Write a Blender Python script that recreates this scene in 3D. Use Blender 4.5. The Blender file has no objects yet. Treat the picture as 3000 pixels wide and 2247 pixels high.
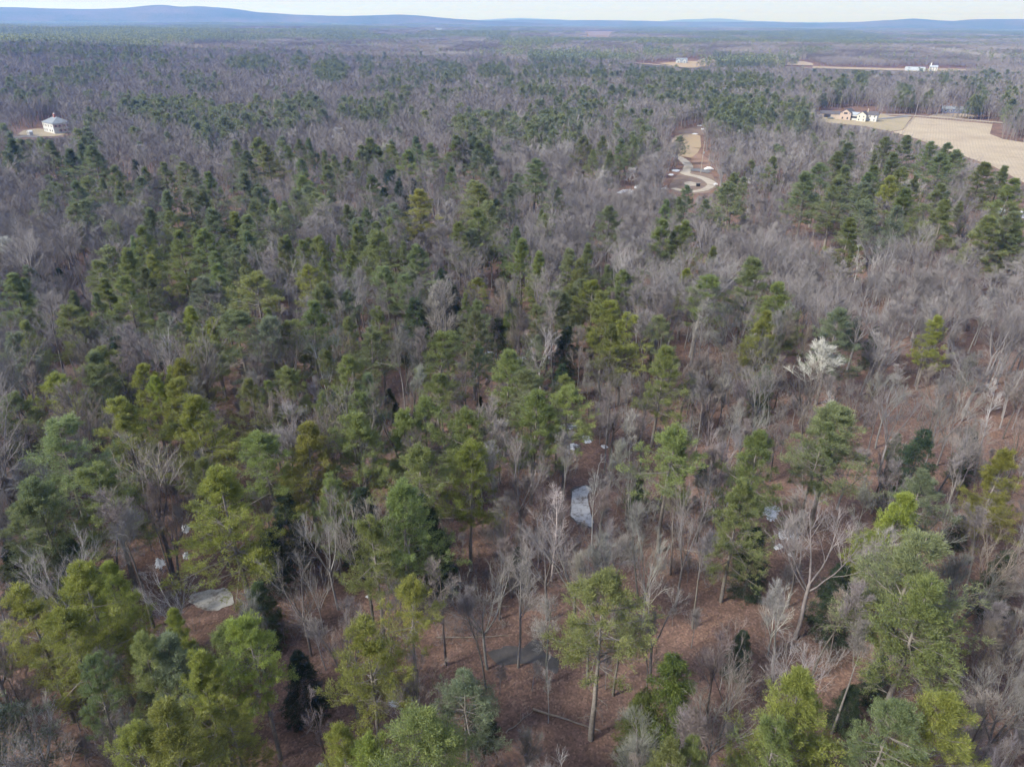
import bpy, math, random
import numpy as np
from mathutils import Matrix, Vector

R_ = math.radians
random.seed(11)
rng = np.random.default_rng(11)
scene = bpy.context.scene
COL = scene.collection

# ------------------------------------------------------------------ camera, sky, sun, exposure
CAM_H, PITCH, ROLL, F, PW, PH = 64.0, 27.0, 0.42, 2083.0, 3000.0, 2247.0
cam_data = bpy.data.cameras.new('camera')
cam_data.sensor_fit = 'HORIZONTAL'
cam_data.sensor_width = 36.0
cam_data.lens = 36.0 * F / PW
cam_data.clip_start = 0.5
cam_data.clip_end = 120000.0
cam = bpy.data.objects.new('camera', cam_data)
COL.objects.link(cam)
CAM_M = (Matrix.Rotation(R_(90 - PITCH), 4, 'X') @ Matrix.Rotation(R_(ROLL), 4, 'Z'))
cam.matrix_world = Matrix.Translation((0, 0, CAM_H)) @ CAM_M
scene.camera = cam

SUN_EL = R_(38)
SUN_AZ = R_(-118)                 # measured clockwise from +Y (the view direction): left and a little behind the camera
sun_vec = Vector((math.sin(SUN_AZ) * math.cos(SUN_EL), math.cos(SUN_AZ) * math.cos(SUN_EL), math.sin(SUN_EL)))
world = bpy.data.worlds.new('World')
scene.world = world
world.use_nodes = True
wn = world.node_tree.nodes
wl = world.node_tree.links
sky = wn.new('ShaderNodeTexSky')
sky.sky_type = 'NISHITA'
sky.sun_disc = False
sky.sun_elevation = SUN_EL
sky.sun_rotation = SUN_AZ
sky.altitude = 0
sky.air_density = 1.0
sky.dust_density = 1.2
sky.ozone_density = 1.0
bg = wn['Background']
bg.inputs['Strength'].default_value = 0.064
veil = wn.new('ShaderNodeMix')          # thin even overcast over the clear sky
veil.data_type = 'RGBA'
veil.inputs[0].default_value = 0.94
veil.inputs[7].default_value = (2.0, 2.3, 2.95, 1)
wl.new(sky.outputs[0], veil.inputs[6])
wl.new(veil.outputs[2], bg.inputs['Color'])
sun_d = bpy.data.lights.new('sun', 'SUN')
sun_d.energy = 1.35
sun_d.angle = R_(12.0)
sun_d.color = (1.0, 0.97, 0.91)
sun = bpy.data.objects.new('sun', sun_d)
COL.objects.link(sun)
sun.rotation_euler = (-sun_vec).to_track_quat('-Z', 'Y').to_euler()
scene.view_settings.view_transform = 'Standard'
scene.view_settings.look = 'None'
scene.view_settings.exposure = 2.6
scene.view_settings.gamma = 1.0
scene.view_settings.use_curve_mapping = False
cy = scene.cycles
cy.max_bounces = 4
cy.diffuse_bounces = 2
cy.debug_use_spatial_splits = True
cy.glossy_bounces = 1
cy.transmission_bounces = 2
cy.transparent_max_bounces = 4
cy.volume_bounces = 0
cy.use_denoising = True
cy.use_adaptive_sampling = True
cy.adaptive_threshold = 0.02
cy.caustics_reflective = False
cy.caustics_refractive = False

# ------------------------------------------------------------------ photograph pixel <-> place
CM = np.array(CAM_M.to_3x3())
CAM_P = np.array([0, 0, CAM_H])


def sstep(a, b, x):
    t = np.clip((x - a) / (b - a), 0, 1)
    return t * t * (3 - 2 * t)


def ground(x, y):
    x = np.asarray(x, float)
    y = np.asarray(y, float)
    d = np.hypot(x, y)
    near = 0.55 * np.sin(x / 37 + 1.3) * np.sin(y / 43 + .4) + 0.5 * np.sin((x + y) / 61)
    mid = sstep(520, 1500, d)
    far = 5.5 * np.sin(x / 390 + .8) * np.sin(y / 470 + 2.1) + 4.5 * np.sin((x * .6 - y) / 310) + 3.5 * np.sin(y / 260 + x / 900)
    left = 16 * sstep(150, 900, -x) * sstep(500, 1300, d) * (1 - .4 * sstep(2500, 5000, d))
    return near * (1 - .7 * mid) + mid * far + left


def ray(px, py):
    px = np.asarray(px, float)
    py = np.asarray(py, float)
    v = np.stack([(px - PW / 2) / F, -(py - PH / 2) / F, -np.ones_like(px)], -1)
    return v @ CM.T


def at(px, py, h=0.0):
    """point of the place that stands h metres above the ground and shows at this pixel of the photograph"""
    d = ray(px, py)
    z = np.zeros(d.shape[:-1])
    for _ in range(25):
        t = (z + h - CAM_H) / np.minimum(d[..., 2], -1e-4)
        p = d * t[..., None]
        z = .6 * z + .4 * ground(p[..., 0], p[..., 1])
    p[..., 2] = ground(p[..., 0], p[..., 1])
    return p


def project(p):
    q = (np.asarray(p, float) - CAM_P) @ CM
    w = -q[..., 2]
    w = np.where(w < .1, .1, w)
    return q[..., 0] / w * F + PW / 2, -q[..., 1] / w * F + PH / 2, w


def inside(poly, x, y):
    poly = np.asarray(poly, float)
    x = np.asarray(x, float)
    y = np.asarray(y, float)
    c = np.zeros(x.shape, bool)
    j = len(poly) - 1
    for i in range(len(poly)):
        xi, yi = poly[i]
        xj, yj = poly[j]
        with np.errstate(divide='ignore', invalid='ignore'):
            hit = ((yi > y) != (yj > y)) & (x < (xj - xi) * (y - yi) / (yj - yi + 1e-12) + xi)
        c ^= hit
        j = i
    return c


# ------------------------------------------------------------------ mesh and object helpers
class MB:
    """collects vertices, triangles and quads with a material index, built as ONE mesh"""
    def __init__(self):
        self.v, self.f, self.m, self.n, self.tint = [], [], [], 0, []

    def add(self, v, f, mi=0, tint=None):
        v = np.asarray(v, np.float32).reshape(-1, 3)
        f = np.asarray(f, np.int64)
        if len(f) == 0:
            return self
        self.v.append(v)
        self.f.append(f + self.n)
        self.m.append(np.full(len(f), mi, np.int32))
        self.tint.append(np.full(len(v), .5, np.float32) if tint is None else np.asarray(tint, np.float32))
        self.n += len(v)
        return self

    def mesh(self, name, mats, smooth=False, tint=False):
        me = bpy.data.meshes.new(name)
        if self.n == 0:
            return me
        v = np.concatenate(self.v)
        me.vertices.add(len(v))
        me.vertices.foreach_set('co', v.ravel())
        loops = np.concatenate([f.ravel() for f in self.f]).astype(np.int32)
        tot = np.concatenate([np.full(len(f), f.shape[1], np.int32) for f in self.f])
        start = np.concatenate([[0], np.cumsum(tot)[:-1]]).astype(np.int32)
        me.loops.add(len(loops))
        me.loops.foreach_set('vertex_index', loops)
        me.polygons.add(len(tot))
        me.polygons.foreach_set('loop_start', start)
        me.polygons.foreach_set('loop_total', tot)
        me.polygons.foreach_set('material_index', np.concatenate(self.m))
        me.polygons.foreach_set('use_smooth', np.full(len(tot), smooth))
        if tint:
            a = me.attributes.new('tint', 'FLOAT', 'POINT')
            a.data.foreach_set('value', np.concatenate(self.tint))
        for m in (mats if isinstance(mats, (list, tuple)) else [mats]):
            me.materials.append(m)
        me.update(calc_edges=True)
        return me

    def box(self, c, s, mi=0, rz=0.0):
        x, y, z = [q / 2 for q in s]
        v = np.array([[a, b, d] for a in (-x, x) for b in (-y, y) for d in (-z, z)], float)
        if rz:
            k, n = math.cos(rz), math.sin(rz)
            v = np.stack([v[:, 0] * k - v[:, 1] * n, v[:, 0] * n + v[:, 1] * k, v[:, 2]], -1)
        f = [[0, 1, 3, 2], [4, 6, 7, 5], [0, 4, 5, 1], [2, 3, 7, 6], [0, 2, 6, 4], [1, 5, 7, 3]]
        return self.add(v + np.asarray(c, float), f, mi)


def obj(name, me, parent=None, loc=(0, 0, 0), rz=0.0, sc=None):
    o = bpy.data.objects.new(name, me)
    o.location = loc
    if rz:
        o.rotation_euler = (0, 0, rz)
    if sc is not None:
        o.scale = sc
    o.parent = parent
    COL.objects.link(o)
    return o


def tag(o, label=None, cat=None, group=None, kind=None):
    if label:
        o['label'] = label
    if cat:
        o['category'] = cat
    if group:
        o['group'] = group
    if kind:
        o['kind'] = kind
    return o


# ------------------------------------------------------------------ materials
def new_mat(name):
    m = bpy.data.materials.new(name)
    m.use_nodes = True
    nt = m.node_tree
    return m, nt, nt.nodes, nt.links, nt.nodes['Principled BSDF']


def setp(b, **k):
    for key, v in k.items():
        b.inputs[key.replace('_', ' ')].default_value = v


def noise(ns, ls, scale, detail=4, rough=.6, src=None):
    n = ns.new('ShaderNodeTexNoise')
    n.inputs['Scale'].default_value = scale
    n.inputs['Detail'].default_value = detail
    n.inputs['Roughness'].default_value = rough
    if src is not None:
        ls.new(src, n.inputs['Vector'])
    return n


def ramp(ns, ls, fac, stops):
    r = ns.new('ShaderNodeValToRGB')
    e = r.color_ramp.elements
    while len(e) < len(stops):
        e.new(.5)
    for el, (p, c) in zip(e, stops):
        el.position = p
        el.color = (*c, 1)
    ls.new(fac, r.inputs[0])
    return r


def mixc(ns, ls, fac, a, b, mode='MIX'):
    m = ns.new('ShaderNodeMix')
    m.data_type = 'RGBA'
    m.blend_type = mode
    for sock, v in ((m.inputs[0], fac), (m.inputs[6], a), (m.inputs[7], b)):
        if isinstance(v, (int, float)):
            sock.default_value = v
        elif isinstance(v, tuple):
            sock.default_value = (*v, 1)
        else:
            ls.new(v, sock)
    return m.outputs[2]


def math_node(ns, ls, op, a, b=None):
    m = ns.new('ShaderNodeMath')
    m.operation = op
    for i, v in enumerate((a, b)):
        if v is None:
            continue
        if isinstance(v, (int, float)):
            m.inputs[i].default_value = v
        else:
            ls.new(v, m.inputs[i])
    return m.outputs[0]


def plain(name, col, rough=.8, var=.12, scale=1.5, metal=0.0):
    m, nt, ns, ls, b = new_mat(name)
    tc = ns.new('ShaderNodeTexCoord')
    n = noise(ns, ls, scale, 4, .65, tc.outputs['Object'])
    lo = tuple(c * (1 - var) for c in col)
    hi = tuple(min(1, c * (1 + var)) for c in col)
    r = ramp(ns, ls, n.outputs[0], [(.3, lo), (.7, hi)])
    ls.new(r.outputs[0], b.inputs['Base Color'])
    setp(b, Roughness=rough, Metallic=metal)
    return m


def leafy(name, use_color=True, lo=(.5, .55, .5), hi=(1.35, 1.3, 1.2), stops=None, trans=.48):
    """needle foliage: the tree's own colour (object colour, or a random pick) varied tuft by tuft"""
    m, nt, ns, ls, b = new_mat(name)
    oi = ns.new('ShaderNodeObjectInfo')
    at_ = ns.new('ShaderNodeAttribute')
    at_.attribute_name = 'tint'
    if use_color:
        base = oi.outputs['Color']
    else:
        base = ramp(ns, ls, oi.outputs['Random'], stops).outputs[0]
    r = ramp(ns, ls, at_.outputs['Fac'], [(0.0, lo), (.6, (1, 1, 1)), (1.0, hi)])
    col = mixc(ns, ls, 1.0, base, r.outputs[0], 'MULTIPLY')
    ls.new(col, b.inputs['Base Color'])
    setp(b, Roughness=.55)
    b.inputs['Specular IOR Level'].default_value = .25
    t = ns.new('ShaderNodeBsdfTranslucent')
    ls.new(col, t.inputs['Color'])
    ms = ns.new('ShaderNodeMixShader')
    ms.inputs[0].default_value = trans
    ls.new(b.outputs[0], ms.inputs[1])
    ls.new(t.outputs[0], ms.inputs[2])
    ls.new(ms.outputs[0], nt.nodes['Material Output'].inputs['Surface'])
    return m


def barky(name, use_color=True, stops=None, scale=6.0, amt=.35):
    m, nt, ns, ls, b = new_mat(name)
    oi = ns.new('ShaderNodeObjectInfo')
    tc = ns.new('ShaderNodeTexCoord')
    mp = ns.new('ShaderNodeMapping')
    mp.inputs['Scale'].default_value = (1, 1, .35)
    ls.new(tc.outputs['Object'], mp.inputs[0])
    n = noise(ns, ls, scale, 4, .7, mp.outputs[0])
    base = oi.outputs['Color'] if use_color else ramp(ns, ls, oi.outputs['Random'], stops).outputs[0]
    r = ramp(ns, ls, n.outputs[0], [(.3, (1 - amt,) * 3), (.7, (1 + amt,) * 3)])
    col = mixc(ns, ls, 1.0, base, r.outputs[0], 'MULTIPLY')
    ls.new(col, b.inputs['Base Color'])
    setp(b, Roughness=.9)
    b.inputs['Specular IOR Level'].default_value = .1
    return m


M_needle = leafy('needles')
M_hem = leafy('hemlock_sprays', lo=(.55, .6, .6), hi=(1.4, 1.35, 1.0))
M_bark = barky('bark')
M_pinebark = plain('pine_bark', (.17, .15, .135), .9, .35, 4)
M_needle_far = leafy('needles_far', False, stops=[(0, (.175, .205, .145)), (.35, (.20, .235, .145)), (.7, (.225, .255, .135)), (1, (.245, .27, .125))])
M_bark_far = barky('bark_far', False, stops=[(0, (.150, .135, .136)), (.5, (.188, .173, .174)), (.9, (.222, .208, .208)), (1, (.27, .258, .256))], amt=.2)
M_snow = plain('snow', (.52, .53, .57), .6, .2, 2.0)


def ground_mat():
    m, nt, ns, ls, b = new_mat('leaf_litter')
    geo = ns.new('ShaderNodeNewGeometry')
    P = geo.outputs['Position']
    n1 = noise(ns, ls, .09, 4, .6, P)
    n2 = noise(ns, ls, 1.1, 5, .7, P)
    v = ns.new('ShaderNodeTexVoronoi')
    v.inputs['Scale'].default_value = 5.0
    ls.new(P, v.inputs['Vector'])
    lf = ramp(ns, ls, v.outputs['Color'], [(.0, (.075, .05, .042)), (.35, (.15, .095, .075)), (.7, (.23, .14, .108)), (1, (.36, .255, .20))])
    soil = ramp(ns, ls, n2.outputs[0], [(.3, (.065, .052, .047)), (.55, (.135, .097, .082)), (.75, (.20, .145, .12))])
    c = mixc(ns, ls, .55, soil.outputs[0], lf.outputs[0])
    big = ramp(ns, ls, n1.outputs[0], [(.35, (.62, .62, .66)), (.6, (1.05, 1.0, .98))])
    c = mixc(ns, ls, 1.0, c, big.outputs[0], 'MULTIPLY')
    ls.new(c, b.inputs['Base Color'])
    setp(b, Roughness=.95)
    b.inputs['Specular IOR Level'].default_value = .1
    bp = ns.new('ShaderNodeBump')
    bp.inputs['Strength'].default_value = .5
    bp.inputs['Distance'].default_value = .12
    ls.new(n2.outputs[0], bp.inputs['Height'])
    ls.new(bp.outputs[0], b.inputs['Normal'])
    return m


M_ground = ground_mat()

# ------------------------------------------------------------------ the ground, one sheet out to the horizon
rr = np.concatenate([np.arange(0, 420, 5.0), 420 * 1.045 ** np.arange(0, 106)])
aa = np.linspace(0, 2 * np.pi, 361)[:-1]
RR, AA = np.meshgrid(rr, aa, indexing='ij')
GX, GY = RR * np.sin(AA), RR * np.cos(AA)
GZ = ground(GX, GY)
nr, na = RR.shape
ii, jj = np.meshgrid(np.arange(nr - 1), np.arange(na), indexing='ij')
q = np.stack([ii * na + jj, (ii + 1) * na + jj, (ii + 1) * na + (jj + 1) % na, ii * na + (jj + 1) % na], -1).reshape(-1, 4)[:, ::-1]
o = obj('ground', MB().add(np.stack([GX, GY, GZ], -1), q).mesh('ground', M_ground, True))
tag(o, kind='structure')

# ------------------------------------------------------------------ growing trees
def unit(v):
    return v / np.maximum(np.linalg.norm(v, axis=-1, keepdims=True), 1e-9)


def grow(p, d, length, r0, nseg, wiggle, up, r1=.25):
    """chains of nseg steps from points p along d; returns points [n, nseg+1, 3] and radii"""
    n = len(p)
    pts = np.zeros((n, nseg + 1, 3))
    pts[:, 0] = p
    d = unit(np.asarray(d, float))
    step = (np.asarray(length, float) / nseg)[:, None]
    for i in range(nseg):
        d = unit(d + rng.normal(0, wiggle, (n, 3)) + np.array([0, 0, up]))
        pts[:, i + 1] = pts[:, i] + d * step
    rad = np.asarray(r0, float)[:, None] * np.linspace(1, r1, nseg + 1)[None]
    return pts, rad


def spawn(pts, rad, k, t0, t1, angle, spread_=.25, keep=None):
    """k side shoots per chain: start points, directions, parent position t and parent radius there"""
    n, m = pts.shape[:2]
    t = rng.uniform(t0, t1, (n, k))
    t = np.sort(t, 1)
    f = t * (m - 1)
    i = np.minimum(f.astype(int), m - 2)
    w = (f - i)[..., None]
    idx = np.arange(n)[:, None]
    a, b = pts[idx, i], pts[idx, i + 1]
    p = a * (1 - w) + b * w
    r = rad[idx, i] * (1 - w[..., 0]) + rad[idx, i + 1] * w[..., 0]
    d = unit(b - a)
    rv = rng.normal(0, 1, d.shape)
    side = unit(rv - (rv * d).sum(-1, keepdims=True) * d)
    an = rng.normal(angle, spread_ * angle, (n, k))[..., None]
    nd = d * np.cos(an) + side * np.sin(an)
    return p.reshape(-1, 3), nd.reshape(-1, 3), t.ravel(), r.ravel()


def tubes(mb, pts, rad, sides, mi=0, tint=None):
    n, m = pts.shape[:2]
    if n == 0:
        return
    tg = np.zeros_like(pts)
    tg[:, :-1] = pts[:, 1:] - pts[:, :-1]
    tg[:, -1] = tg[:, -2]
    tg = unit(tg)
    ref = np.array([.31, .87, .38])
    u = unit(np.cross(tg, ref))
    v = np.cross(tg, u)
    an = np.linspace(0, 2 * np.pi, sides + 1)[:-1]
    ring = u[:, :, None] * np.cos(an)[:, None] + v[:, :, None] * np.sin(an)[:, None]
    vv = pts[:, :, None] + ring * rad[:, :, None, None]
    b = (np.arange(n)[:, None, None] * m + np.arange(m - 1)[None, :, None]) * sides
    s = np.arange(sides)[None, None]
    s2 = (s + 1) % sides
    f = np.stack([b + s, b + s2, b + sides + s2, b + sides + s], -1).reshape(-1, 4)
    mb.add(vv.reshape(-1, 3), f, mi)


def spikes(mb, p, d, length, r, mi=0):
    """slender three-sided twigs"""
    n = len(p)
    d = unit(d)
    u = unit(np.cross(d, np.array([.31, .87, .38])))
    v = np.cross(d, u)
    vs = []
    for k in range(3):
        a = 2 * np.pi * k / 3
        vs.append(p + (u * math.cos(a) + v * math.sin(a)) * np.asarray(r)[:, None])
    vs.append(p + d * np.asarray(length)[:, None])
    vv = np.stack(vs, 1).reshape(-1, 3)
    b = np.arange(n) * 4
    f = np.concatenate([np.stack([b, b + 1, b + 3], -1), np.stack([b + 1, b + 2, b + 3], -1), np.stack([b + 2, b, b + 3], -1)])
    mb.add(vv, f, mi)


def blades(mb, p, d, length, width, k, mess, up, mi=0, tint=None):
    """k narrow leaf faces fanning out of each point p"""
    n = len(p)
    p = np.repeat(p, k, 0)
    d = np.repeat(unit(d), k, 0)
    t = rng.uniform(0, 1, n) if tint is None else tint
    t = np.clip(np.repeat(t, k) + rng.normal(0, .12, n * k), 0, 1)
    d = unit(d + rng.normal(0, mess, (n * k, 3)) + np.array([0, 0, up]))
    L = length * rng.uniform(.7, 1.25, n * k)[:, None]
    s = unit(np.cross(d, rng.normal(0, 1, (n * k, 3)))) * (width * rng.uniform(.7, 1.2, n * k))[:, None]
    p = p + rng.normal(0, length * .45, p.shape)
    if n * k == 0:
        return
    vv = np.stack([p, p + d * L * .5 + s * .5, p + d * L, p + d * L * .5 - s * .5], 1).reshape(-1, 3)
    q = np.arange(n * k) * 4
    mb.add(vv, np.stack([q, q + 1, q + 2, q + 3], -1), mi, np.repeat(t, 4))


def pine(h=18.0, cb=.42, width=7.0, layer=.78, nb=6, sec=10, tufts=6, blen=.24, bwid=.040, k=8, shape=.8, lod=0, gappy=.12, lean=.35, one=None):
    """white pine: straight trunk, whorls of boughs that lift at their ends, tufts of needles along the side twigs.
    Returns (wood, needles) or puts both in one collector"""
    wood = one or MB()
    nee = one or MB()
    mi_n = 1 if one else 0
    R = width / 2
    tp, tr = grow(np.zeros((1, 3)), np.array([[0, 0, 1.0]]), np.array([h]), np.array([.0125 * h + .02]), 10 if lod == 0 else 5, .018, .05, .08)
    tubes(wood, tp, tr, 7 if lod == 0 else 4, 0)
    top = tp[0]

    def on_trunk(z):
        f = np.clip(z / h, 0, 1) * (len(top) - 1)
        i = np.minimum(f.astype(int), len(top) - 2)
        w = (f - i)[:, None]
        return top[i] * (1 - w) + top[i + 1] * w
    zs, azs = [], []
    z = cb * h
    while z < h * .985:
        for _ in range(nb + rng.integers(-1, 2)):
            if rng.random() > gappy:
                zs.append(z + rng.normal(0, .12))
        z += layer * rng.uniform(.7, 1.35) * (1.0 if z < .8 * h else .72)
    zs = np.array(zs)
    n = len(zs)
    t = np.clip((zs - cb * h) / (h - cb * h), 0, 1)
    azs = rng.uniform(0, 2 * np.pi, n)
    prof = np.clip((1 - t) ** shape * (1.0 - .3 * (1 - t) ** 5), 0, 1)
    prof = prof / prof.max() + .05
    side = 1 + lean * np.cos(azs - rng.uniform(0, 6.28)) * .6
    L = R * prof * rng.uniform(.5, 1.3, n) * side
    el = -.10 + .62 * t ** 1.3 + rng.normal(0, .13, n)
    d = np.stack([np.cos(azs) * np.cos(el), np.sin(azs) * np.cos(el), np.sin(el)], -1)
    p = on_trunk(zs)
    bp, br = grow(p, d, L, .012 + .012 * L, 5 if lod == 0 else 3, .06, .07, .2)
    tubes(wood, bp, br, 3, 0)
    if lod == 0:
        sp, sd, st, sr = spawn(bp, br, sec, .2, .98, .85, .3)
        sd[:, 2] = sd[:, 2] * .35 + .16
        par = np.repeat(L, sec)
        sl = par * (1.12 - st) * .5 + .28
        s2, r2 = grow(sp, sd, sl, np.full(len(sp), .011), 2, .1, .1, .4)
        tubes(wood, s2, r2, 3, 0)
        allp = np.concatenate([s2, np.stack([bp[:, -3], bp[:, -2], bp[:, -1]], 1)], 0)
        ks = tufts
    else:
        allp = bp[:, -3:]
        ks = tufts
    m = len(allp)
    tt = rng.uniform(.15, 1.04, (m, ks))
    f = tt * 2
    i = np.minimum(f.astype(int), 1)
    w = (f - i)[..., None]
    ix = np.arange(m)[:, None]
    q = allp[ix, i] * (1 - w) + allp[ix, i + 1] * w
    dd = unit(allp[ix, i + 1] - allp[ix, i])
    tint = np.clip(np.repeat(rng.normal(.5, .15, m), ks) + rng.normal(0, .13, m * ks), 0, 1)
    blades(nee, q.reshape(-1, 3), dd.reshape(-1, 3), blen, bwid, k, .7, .3, mi_n, tint)
    # dead grey boughs under the living crown
    nd = int(22 * cb) if lod == 0 else 4
    if cb > .2 and nd > 0:
        z = rng.uniform(.3 * cb, cb * 1.02, nd) * h
        az = rng.uniform(0, 6.28, nd)
        e = rng.normal(.05, .2, nd)
        d = np.stack([np.cos(az) * np.cos(e), np.sin(az) * np.cos(e), np.sin(e)], -1)
        dl = rng.uniform(.25, .85, nd) * R * np.clip(z / (cb * h), .3, 1)
        a, b = grow(on_trunk(z), d, dl, np.full(nd, .03), 4 if lod == 0 else 2, .12, -.02, .3)
        tubes(wood, a, b, 3, 0)
        if lod == 0:
            x, y, tx, rx = spawn(a, b, 5, .3, .95, .8)
            spikes(wood, x, y, rng.uniform(.3, .9, len(x)), np.full(len(x), .014), 0)
    return wood, nee


def hemlock(h=12.0, width=6.0, layer=.42, nb=7, lod=0, one=None, cb=.06):
    """hemlock or fir: a dense dark cone of drooping sprays down to the ground"""
    wood = one or MB()
    nee = one or MB()
    mi_n = 1 if one else 0
    tp, tr = grow(np.zeros((1, 3)), np.array([[0, 0, 1.0]]), np.array([h]), np.array([.012 * h + .02]), 6, .01, .05, .06)
    tubes(wood, tp, tr, 6 if lod == 0 else 4, 0)
    lay = layer if lod == 0 else layer * 2
    zz = np.arange(cb * h, h * .99, lay)
    zs = np.repeat(zz, nb) + rng.normal(0, .15, len(zz) * nb)
    n = len(zs)
    t = np.clip((zs - cb * h) / (h * (1 - cb)), 0, 1)
    az = rng.uniform(0, 6.28, n)
    L = width / 2 * ((1 - t) ** .8 * rng.uniform(.7, 1.15, n) * (1 - .3 * (1 - t) ** 6)) + .2
    el = .22 * t + .05 + rng.normal(0, .1, n)
    d = np.stack([np.cos(az) * np.cos(el), np.sin(az) * np.cos(el), np.sin(el)], -1)
    x = np.interp(zs, np.linspace(0, h, tp.shape[1]), tp[0, :, 0])
    y = np.interp(zs, np.linspace(0, h, tp.shape[1]), tp[0, :, 1])
    bp, br = grow(np.stack([x, y, zs], -1), d, L, np.full(n, .022), 4, .05, -.09, .25)
    tubes(wood, bp, br, 3, 0)
    if lod == 0:
        sp, sd, st, sr = spawn(bp, br, 8, .15, 1.0, .8, .3)
        sd[:, 2] = sd[:, 2] * .3 - .12
        sl = np.repeat(L, 8) * (1.1 - st) * .42 + .22
        tint = np.clip(np.repeat(rng.normal(.45, .2, n), 8) + rng.normal(0, .12, n * 8), 0, 1)
        for fr in (.15, .5, .85):
            blades(nee, sp + unit(sd) * (sl * fr)[:, None], sd, .22, .05, 7, .5, -.08, mi_n, tint)
    else:
        sp, sd, st, sr = spawn(bp, br, 4, .2, 1.0, .7, .3)
        blades(nee, sp, sd, .75, .30, 2, .35, -.1, mi_n)
    return wood, nee


def bare(h=15.0, width=7.0, kind='maple', fine=1.0, lod=0, one=None, tw=.0085):
    """leafless hardwood. Returns (trunk and limbs, branches and twigs)"""
    wood = one or MB()
    twg = one or MB()
    mi = 1 if one else 0
    R = width / 2
    r0 = .0105 * h + .03
    if kind == 'maple':          # bole that divides into a few rising limbs
        bole = h * rng.uniform(.34, .48)
        tp, tr = grow(np.zeros((1, 3)), np.array([[rng.normal(0, .05), rng.normal(0, .05), 1.0]]), np.array([bole]), np.array([r0]), 5, .03, .05, .78)
        nl = rng.integers(4, 7)
        az = np.arange(nl) * 2 * np.pi / nl + rng.normal(0, .35, nl)
        e = rng.uniform(.85, 1.35, nl)
        d = np.stack([np.cos(az) * np.cos(e), np.sin(az) * np.cos(e), np.sin(e)], -1)
        lp, lr = grow(np.repeat(tp[:, -1], nl, 0) - np.array([0, 0, 1]) * rng.uniform(0, .18 * bole, nl)[:, None], d, (h - bole) * rng.uniform(.85, 1.12, nl), r0 * rng.uniform(.45, .7, nl), 7 if lod == 0 else 3, .07, .05, .13)
        k2, ang2, l2 = 7, .5, .45
    else:                        # straight pole with rising side limbs
        tp, tr = grow(np.zeros((1, 3)), np.array([[rng.normal(0, .06), rng.normal(0, .06), 1.0]]), np.array([h * .97]), np.array([r0 * .85]), 9 if lod == 0 else 4, .035, .05, .10)
        nl = rng.integers(10, 15) if lod == 0 else 7
        lo = .42 if kind == 'pole' else .3
        lp0, ld, lt, lrr = spawn(tp, tr, int(nl), lo, .97, .58 if kind == 'pole' else .55, .2)
        lp, lr = grow(lp0, ld, R * 1.5 * (1.25 - lt) * rng.uniform(.8, 1.3, len(lt)) + .5, np.minimum(lrr * .6, .06), 5 if lod == 0 else 3, .07, .16, .2)
        k2, ang2, l2 = 5, .55, .5
    tubes(wood, tp, tr, 7 if lod == 0 else 4, 0)
    tubes(wood, lp, lr, 4 if lod == 0 else 3, 0)
    ll = np.linalg.norm(lp[:, -1] - lp[:, 0], axis=1)
    k2 = k2 if lod == 0 else 4
    bp, bd, bt, brr = spawn(lp, lr, k2, .18, .97, ang2, .3)
    bl = np.repeat(ll, k2) * l2 * (1.15 - .75 * bt) * rng.uniform(.7, 1.3, len(bt)) + .3
    bp, br = grow(bp, bd, bl, np.clip(brr * .55, tw * 1.4, .06), 4 if lod == 0 else 2, .09, .09, .35)
    tubes(twg, bp, br, 3, mi)
    src = bp if lod else np.concatenate([bp])
    k3 = int(round((6 if lod == 0 else 5) * fine))
    cp, cd, ct, cr = spawn(bp, br, k3, .12, 1.0, .5, .35)
    cl = np.repeat(bl, k3) * .45 * (1.2 - .7 * ct) * rng.uniform(.7, 1.4, len(ct)) + .25
    if lod == 0:
        c2, r2 = grow(cp, cd, cl, np.full(len(cp), tw * 1.15), 2, .1, .10, .6)
        tubes(twg, c2, r2, 3, mi)
        k4 = int(round(5 * fine))
        ep, ed, et, er = spawn(c2, r2, k4, .15, 1.0, .5, .35)
        ed[:, 2] += .12
        spikes(twg, ep, ed, np.repeat(cl, k4) * .5 * rng.uniform(.6, 1.3, len(et)) + .15, np.full(len(ep), tw * .85), mi)
        # twigs straight off limbs and leader ends
        ep, ed, et, er = spawn(lp, lr, 14, .3, 1.0, .7, .35)
        spikes(twg, ep, ed, rng.uniform(.4, 1.2, len(et)), np.full(len(ep), tw), mi)
    else:
        cd[:, 2] += .1
        spikes(twg, cp, cd, cl * 1.5, np.full(len(cp), tw), mi)
        ep, ed, et, er = spawn(lp, lr, 8, .3, 1.0, .6, .35)
        spikes(twg, ep, ed, rng.uniform(.8, 2.0, len(et)), np.full(len(ep), tw), mi)
    return wood, twg


def sticks(n=30, size=3.4, one=None):
    """fallen twigs and sticks lying about on the leaves"""
    p = np.stack([rng.uniform(-size / 2, size / 2, n), rng.uniform(-size / 2, size / 2, n), rng.uniform(.03, .10, n)], -1)
    az = rng.uniform(0, 6.28, n)
    d = np.stack([np.cos(az), np.sin(az), rng.normal(.05, .12, n)], -1)
    spikes(one, p, d, rng.uniform(.5, 2.2, n), rng.uniform(.012, .035, n), 0)


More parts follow.
